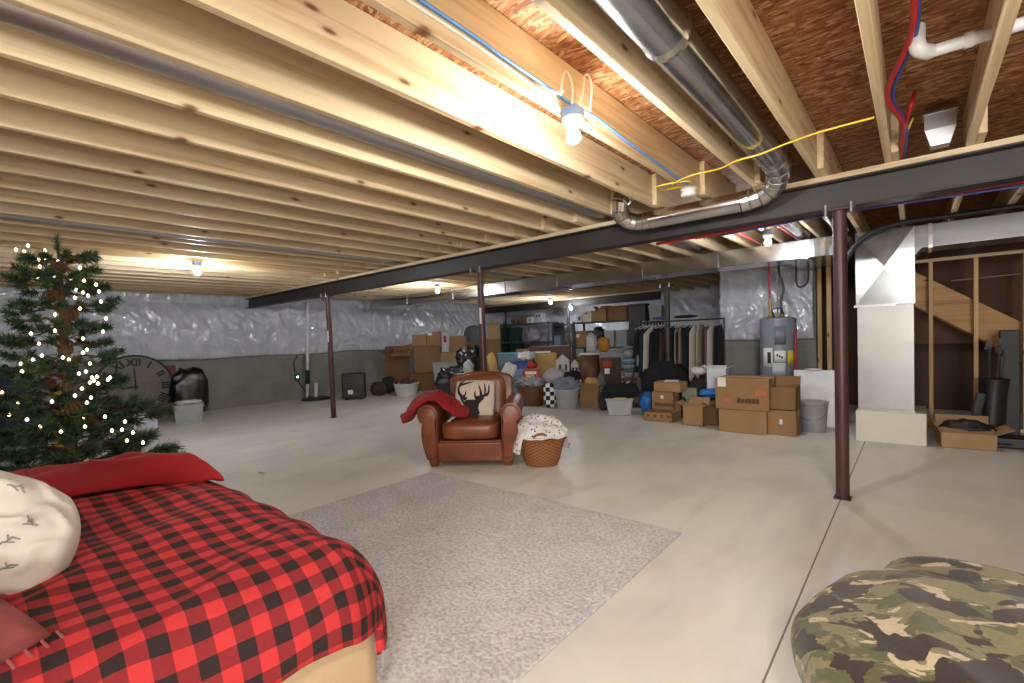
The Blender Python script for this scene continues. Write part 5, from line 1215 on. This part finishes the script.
# brown boxes right of the post behind the armchair
r = carton('brown box behind the chair post, bottom of two', 487, 501, 339, 390, 9.3, 1, 0, None, .8)
carton('brown box behind the chair post, upper of two, half open', 487.5, 500, 325.5, 339, 9.3, 4, top(r), None, .8, flaps=[('y', -1, 130), ('x', 1, 40)])
heap('paper_bag', 'crumpled brown paper bundle just behind the armchair top', 'paper', 484, 500, 354, 395, 7.6, tan, 0, 43, .7, 2.5, .15)
# tubs right behind armchair
r = tote('pale blue tub behind right side of the armchair, bottom of stack', 502, 524, 370, 402, 7.3, lblue, None, 0, None, .7)
r = tote('slate tub with bright turquoise lid behind the armchair', 498, 522, 352.5, 398, 8.2, bluegrey_p, teal_p, 0, None, .7)
r = tote('deep blue bin stacked behind the armchair beside the turquoise lid', 514, 532, 361, 398, 7.75, blue_p, blue_p, 0, None, .7)
heap('shopping_bag', 'white plastic bag on the deep blue bin', 'bag', 517, 537, 351, 363, 7.75, white_p, top(r), 44, .6, 2.0, .35, 3.2, .25)
o = heap('foam_sheet', 'white bent foam sheet sticking up behind the armchair right shoulder', 'foam', 497, 511, 362, 378, 6.9, white_p, .5, 45, .18, 5, .1, tilt=.5)
r = carton('red and yellow snack carton leaning behind the cloth basket', 524, 540, 369, 403, 7.15, 0, 0, None, .6, mat=redp, lbl=[(.15, .72, .5, .12, 'y'), (.1, .86, .7, .08, 'w')], grp='clutter boxes')
# wicker basket of linens
bp_ = pz(531, 405); basket('dark brown wicker basket of folded linens behind the armchair', (bp_.x, bp_.y, .001), .24, .30, .36, wk2, 0, .8, False)
tri = plain('tri_cloth', srgb(150, 152, 160), .9, var=.45, scale=2.5)
blob('linen_pile', 'pale blue and dark patterned linens piled in the dark wicker basket', 'linens', (bp_.x, bp_.y, .34), (.56, .44, .24), tri, 46, 2.4, .25, 3, .3)
def checks():
    m, nt, b = nm('check_cloth'); v = coords(nt); c = N(nt, 'ShaderNodeTexChecker', inp={'Scale': 13.0, 'Color1': srgb(225, 225, 228), 'Color2': srgb(24, 24, 26)}); L(nt, v, c.inputs['Vector']); L(nt, c.outputs[0], b.inputs['Base Color']); b.inputs['Roughness'].default_value = .85; return m
heap('laundry_bag', 'black and white chequered bag between wicker basket and grey bin', 'bag', 543, 557, 383, 406, 7.0, checks(), 0, 47, .6, 3, .06, 2, .05)
c, w_, h_, va = fit(554, 580, 389, 408, 7.15, 0); t = thing('laundry_bin', 'pale grey round laundry bin heaped with slate cloth', 'bin', c, va)
MB().lathe([(w_*.36, 0), (w_*.37, .01), (w_*.47, h_-.02), (w_*.5, h_-.012), (w_*.5, h_+.01), (w_*.46, h_+.01), (w_*.36, .02), (.001, .02)], 32).build('bin_body', clear, t, True)
blob('folded_cloth', 'slate blue cloth bundle on top of the grey laundry bin', 'cloth', c+Vector((0, 0, h_-.04)), (w_*1.05, w_*.95, .26), greycloth, 48, 2.3, .2, 2.6, .28)
heap('linen_pile', 'white and striped cloth heap between chequered bag and white lantern', 'cloth', 541, 572, 369, 392, 7.65, plain('mono_stripe', srgb(176, 172, 176), .9, var=.35, scale=3), .35, 49, .5, 2.2, .2)
heap('linen_pile', 'black cloth draped behind the slate cloth on laundry bin', 'cloth', 562, 582, 371, 384, 7.5, blackc, .42, 50, .6, 2.2, .2)
# tall tan carton with papers, brown plank shelf above
r = carton('tall tan paper sack box behind the linen basket', 535, 557, 353, 398, 8.2, 4, 0, None, .7, mat=tan, tape=False)
o = bevel(MB().box((-.2, -.12, 0), (.2, .12, .03)).build('paper_sheets', lblm)); o.location = r[1]+Vector((-.1, 0, r[3]+.006)); o.rotation_euler = (0, 0, .6); tag(o, 'white papers on top of the tall tan sack box', 'papers')
r = carton('long low brown wooden chest behind the tan sack box', 530, 570, 346, 386, 9.6, 3, 0, None, .5, mat=brownw, tape=False, grp='clutter boxes')
carton('small tan box on left end of the long wooden chest', 517, 531, 349, 386, 9.7, 2, 0, None, .7)
# white lanterns
for (x0, x1, y0, lab) in ((556, 570, 354, 'white wooden lantern with two dark slots, left of pair'), (571, 579, 359, 'smaller white wooden lantern, right of the pair')):
    c, w_, h_, va = fit(x0, x1, y0, 381, 8.35, .42); t = thing('lantern', lab, 'lantern', (c.x, c.y, .42), va)
    w2 = w_*.46; bevel(MB().box((-w2, -w2, 0), (w2, w2, h_*.72)).build('housing', whitecloth, t), .01)
    m = MB(); m.add([(-w2*1.1, -w2*1.1, h_*.72), (w2*1.1, -w2*1.1, h_*.72), (w2*1.1, w2*1.1, h_*.72), (-w2*1.1, w2*1.1, h_*.72), (0, 0, h_)], [(0, 1, 4), (1, 2, 4), (2, 3, 4), (3, 0, 4), (3, 2, 1, 0)]); m.build('roof', whitecloth, t)
    for sx in (-.45, .45): MB().box((sx*w2-.025, -w2-.006, h_*.18), (sx*w2+.025, -w2+.002, h_*.58)).build('slot_window', bkp, t)
carton('dark crate supporting the white lanterns', 555, 580, 381, 398, 8.35, 3, 0, None, .7, mat=brownw, tape=False, grp='clutter boxes')
# brown barrel table and boxes
c, w_, h_, va = fit(580, 601, 353, 398, 8.0, 0); t = thing('barrel_tub', 'dark brown round tub table with pale rim top', 'tub', c, va)
MB().lathe([(w_*.36, 0), (w_*.44, h_*.3), (w_*.47, h_*.6), (w_*.44, h_-.03)], 28).build('tub_body', brownw, t, True); MB().lathe([(w_*.5, h_-.03), (w_*.52, h_-.015), (w_*.5, h_), (.0, h_)], 28).build('top_rim', white_p, t, True)
r = carton('low brown box on the floor before the round tub table', 580, 598, 388, 402.5, 7.5, 1, 0, None, .8, flaps=[('y', -1, 120), ('y', 1, 60), ('x', 1, 30)])
heap('paper_bag', 'brown wrapping paper bunched in the low open box', 'paper', 583, 600, 377, 390, 7.55, tan, .22, 51, .7, 2.2, .25)
c, w_, h_, va = fit(586, 597, 333, 353, 8.05, pY(590, 353, 8.0).z+.01); blob('gift_bag', 'silvery plastic covered bundle on the round tub table', 'bag', Vector((c.x, c.y, pY(590, 353, 8.0).z+.012)), (w_, w_*.8, h_), clear, 52, 2.4, .15)
c2 = pY(601, 353, 8.15); blob('pumpkin_cushion', 'orange knitted cushion beside the silvery bundle on the tub table', 'cushion', Vector((c2.x-.02, 8.3, c2.z+.01)), (.24, .2, .30), pl('orange_knit', srgb(190, 128, 56), .9), 53, 2.4, .08)
carton('olive brown upright box right of the round tub table', 601, 621, 358, 400, 8.1, 3, 0, None, .8, mat=pl('olive_card', srgb(72, 62, 46), .8), tape=False, lbl=[(.1, .82, .45, .13, 'r'), (.2, .66, .25, .12, 'w')])
# things in the dark shelving unit (Y 9.6 .. 10.1)
ZA, ZB, ZC_ = 1.624, pY(600, 347, 9.85).z+.003, pY(600, 368, 9.85).z+.003
carton('brown box with white label standing in the dark shelving unit', 575, 592, 331, 350, 9.85, 0, ZB, 0, .8, lbl=[(.25, .6, .22, .2, 'w')], tape=False)
carton('brown low box in the dark shelving unit bottom level', 576, 596, 356, 368, 9.85, 1, ZC_, 0, .8)
heap('rubbish_bag', 'dark green bag in the dark shelving unit middle level', 'bag', 592, 606, 327, 346, 9.85, pl('dark_green_bag', srgb(30, 42, 36), .4), ZB, 54, .6)
tote('clear tub of baubles in the dark shelving unit, left one', 605, 616, 330, 346, 9.85, clear, white_p, ZB, 0, .6)
tote('clear tub of baubles in the dark shelving unit, right one', 617, 629, 330, 346, 9.85, pl('clear_silver', srgb(150, 154, 160), .3), grey_p, ZB, 0, .6)
tote('clear tub low in the dark shelving unit', 612, 628, 351, 368, 9.85, clear, grey_p, ZC_, 0, .6)
carton('white box with dark square on dark shelving unit, top left', 577.5, 583.5, 315, 322, 9.85, 0, ZA, 0, .8, mat=pl('white_card', srgb(206, 208, 214), .7), lbl=(.35, .3, .35, .4, 'k'), tape=False)
carton('cream box on top of the dark shelving unit beside the white box', 584, 594, 311, 322, 9.85, 4, ZA, 0, .8, mat=pl('cream_card', srgb(222, 210, 180), .7), lbl=(.35, .7, .2, .12, 'k'), tape=False)
carton('broken open brown box on the dark shelving unit top', 597, 609, 309, 322, 9.85, 2, ZA, 0, .8, flaps=[('y', 1, 60), ('x', -1, 50), ('x', 1, 30)])
carton('large brown box at right end on dark shelving unit top', 610, 630, 306, 322, 9.85, 1, ZA, 0, .6)
t_ = carton('tall black cabinet right of the dark shelving unit', 631, 649, 304, 398, 9.3, 3, 0, 0, .6, mat=bkp, tape=False, grp='clutter boxes')
r = carton('narrow black stand under the high grey tub', 651, 663, 321, 398, 9.0, 3, 0, 0, .8, mat=bkp, tape=False, grp='clutter boxes')
tote('grey tub high on the narrow black stand, left of the rack post', 650, 664, 305, 320, 9.0, pl('fog_plastic', srgb(124, 128, 130), .5), grey_p, top(r), 0, .7)
# tower of glass dishes on a stool
c, w_, h_, va = fit(622, 636, 378, 402, 7.75, 0); t = thing('stool', 'dark stool below the tower of glass dishes', 'stool', c, va)
MB().lathe([(.14, h_-.04), (.15, h_-.02), (.15, h_), (.0, h_)], 20).build('seat', brownw, t)
for i in range(4): a = i*pi/2+.6; MB().tube([(.1*cos(a), .1*sin(a), h_-.035), (.14*cos(a), .14*sin(a), 0)], .014, 8).build('leg', brownw, t)
zt_ = h_+.004; gl = pl('glass_grey', srgb(120, 128, 132), .15); gb = pl('glass_blue', srgb(98, 140, 158), .15)
for i, (rw, hh, mm, lab) in enumerate(((.085, .11, gl, 'lowest glass jar of the tower of dishes'), (.11, .03, gl, 'flat glass plate second in the tower of dishes'), (.115, .10, gl, 'rounded glass bowl third in the tower of dishes'), (.12, .10, gb, 'blue tinted glass bowl in middle of the tower of dishes'), (.09, .16, gl, 'tall glass canister in upper tower of dishes'), (.095, .06, gl, 'topmost glass dish of the tower'))):
    o = thing('glass_dish', lab, 'dish', (c.x, c.y, zt_), 0, 'tower of glass dishes')
    MB().lathe([(rw*.6, 0), (rw*.8, hh*.15), (rw, hh*.6), (rw*.96, hh*.97), (rw*.9, hh*.97), (rw*.9, hh*.6), (.001, hh*.2)], 24).build('bowl', mm, o, True); zt_ += hh+.002
c, w_, h_, va = fit(635, 641, 351, 364, 7.9, .85); o = thing('glass_jar', 'small clear jar right of the tower of glass dishes', 'jar', (c.x, c.y, .72)); MB().lathe([(.04, 0), (.045, .02), (.045, .16), (.03, .19), (.035, .2), (.0, .2)], 18).build('jar_body', gl, o, True)
carton('black plinth box under the small clear jar', 634, 643, 372, 398, 7.9, 3, 0, None, .8, mat=bkp, tape=False, grp='clutter boxes')
# white tub heaped with black clothing
c, w_, h_, va = fit(606, 633, 398, 416.5, 6.95, 0); t = thing('laundry_bin', 'white tapered tub piled with black clothes', 'bin', c, va)
m = MB(); q = lambda k, z: [(-w_/2*k, -w_*.36*k, z), (w_/2*k, -w_*.36*k, z), (w_/2*k, w_*.36*k, z), (-w_/2*k, w_*.36*k, z)]
m.add(q(.78, 0)+q(.97, h_), [(0, 3, 2, 1)]+[(i, (i+1) % 4, 4+(i+1) % 4, 4+i) for i in range(4)]+[(4, 5, 6, 7)]); bevel(m.build('bin_body', clear, t), .02); m = MB(); m.tube([Vector(v) for v in q(.98, h_)], .013, 6, closed=True); m.build('rim', clear, t)
blob('clothes_heap', 'black clothes overflowing from the white tapered tub', 'clothes', c+Vector((0, .05, h_-.02)), (w_*1.35, w_*.9, .26), blackc, 61, 2.3, .2, 3, .2, rz=va)
heap('trim_cloth', 'pale yellow trim peeking under the black clothes on the white tub', 'cloth', 612, 628, 398, 403, 6.78, pl('straw', srgb(206, 190, 140), .9), .27, 62, .3, 2.2, .3)
# open carton by the stairs
r = carton('open tan carton of dark odds and ends by the stair partition', 945, 985, 431, 447, 6.85, 4, 0, .1, .8, flaps=[('y', -1, 165), ('x', -1, 60), ('x', 1, 25), ('y', 1, 80)])
heap('odds_and_ends', 'dark tangle filling the open tan carton by the stairs', 'clutter', 946, 986, 420, 436, 6.9, plain('dark_tangle', srgb(44, 38, 38), .6, var=.6, scale=7), .10, 63, .7, 2.2, .25)

# small odds and ends that fill the gaps of the heap
heap('crumpled_paper', 'white crumpled paper on the small left box atop the left stack', 'paper', 418, 430, 331, 336, 8.0, whitecloth, pY(420, 335, 8.0).z, 71, .6, 2.2, .3)
heap('shopping_bag', 'grey crumpled bag between the round tub table and olive box', 'bag', 597, 606, 372, 400, 7.75, pl('dull_bag', srgb(92, 90, 92), .5), 0, 72, .6, 2.2, .25)
heap('clothes_heap', 'small dark heap on floor between low open box and white tub', 'clothes', 598, 610, 392, 410, 7.2, plain('dull_dark', srgb(48, 44, 44), .9, var=.4), 0, 73, .6, 2.2, .25)
heap('rag', 'red cloth on the deep blue bin behind the armchair', 'rag', 527, 537, 361, 370, 7.5, redp, .66, 74, .6, 2.2, .3)
heap('rag', 'brown cloth heap before the tan sack box', 'rag', 545, 558, 372, 396, 7.75, pl('brown_cloth', srgb(66, 48, 42), .9), 0, 75, .6, 2.2, .25)
heap('rubbish_bag', 'small black bag on floor at right of the low tray box', 'bag', 677, 688, 398, 420, 7.15, blackbag, 0, 76, .6, 2.2, .25)
# ================================================================== lamps
E_MAIN = emit('bulb_glow', (1.0, .965, .90), 1000)
E_FAR = emit('bulb_glow_far', (.90, .95, 1.0), 1200)
def lamp(p, label, mat, loops=False, r=.036):
    p = Vector(p); t = thing('bulb_socket_lamp', label, 'lamp', p, group='bare ceiling bulbs')
    prof = [(.0, -.1)]+[(r*sin(a), -.068-r*cos(a)) for a in [i*pi/9 for i in range(1, 8)]]+[(.015, -.028), (.013, -.02)]
    MB().lathe(prof, 16).build('light_bulb', mat, t, True)
    wht = pl('socket_white', srgb(225, 225, 222), .4)
    MB().lathe([(.02, -.03), (.028, -.02), (.05, 0), (.055, .01), (.055, .022)], 20).build('socket', wht, t, True)
    bx = pl('box_blue', srgb(120, 150, 190), .5)
    bevel(MB().box((-.045, -.045, .022), (.045, .045, .022+.05)).build('junction_box', bx, t), .008)
    if loops:
        m = MB()
        for a, h, x in ((-1, .19, .02), (1, .22, .05)):
            m.tube(bez([(x*.5, a*.02, .07), (x, a*.025, .15), (x, a*.04, h), (x, a*.075, h+.025), (x, a*.11, h-.02), (x*.6, a*.12, .09)], 6), .005, 6)
        m.build('wire_loop', pl('wire_white', srgb(235, 225, 215), .5), t)
    return t
LAMPS = []
lamp((-1.30, 2.06, 2.375), 'bare bulb nearest the camera, with white wire loops', E_MAIN, True)
lamp((-7.0, 2.06, 2.36), 'bare bulb at far left below the joists near the lit tree', E_FAR)
lamp((-7.2, 6.25, 2.36), 'bare bulb beyond the beam over the brown boxes, left of the post behind armchair', emit('bulb_glow_mid', (.94, .97, 1.0), 850))
lamp((-1.27, 6.05, 2.36), 'bare bulb right beside the metal duct above the water heater', emit('bulb_glow_near_duct', (.92, .96, 1.0), 620))
E_BACK = emit('bulb_glow_back', (.94, .97, 1.0), 480)
lamp((-8.05, 11.25, 2.36), 'bare bulb over the back shelves, left of the farthest steel post', E_BACK)
lamp(pY(571, 306, 11.7), 'smallest bare bulb over the back shelves, beside the farthest steel post', E_BACK)
lamp((.9, -.7, 2.36), 'added unseen bulb behind the camera on the right', emit('added_bulb_glow', (1.0, .955, .87), 1900))  # out of view, added to brighten the foreground floor
lamp((-4.4, -1.8, 2.36), 'added unseen bulb behind the camera on the left above the bed', E_BACK)  # also out of view, added for more light from behind

# added frame behind the camera round an area light that fills the room
wf = MB()
for a, b in (((.55, YF, .95), (.62, YF+.07, 2.1)), ((1.98, YF, .95), (2.05, YF+.07, 2.1)), ((.62, YF, .95), (1.98, YF+.07, 1.02)), ((.62, YF, 2.03), (1.98, YF+.07, 2.1))): wf.box(a, b)
struct(wf.build('fill_light_frame', pl('white_plastic', srgb(222, 224, 226), .4)))
ld = bpy.data.lights.new('rear_fill', 'AREA'); ld.shape = 'RECTANGLE'; ld.size = 1.36; ld.size_y = 1.0; ld.energy = 180; ld.color = (1.0, .96, .90)
lo = bpy.data.objects.new('rear_fill', ld); COL.objects.link(lo); lo.location = (1.3, YF+.03, 1.525); lo.rotation_euler = (rad(90), 0, 0)
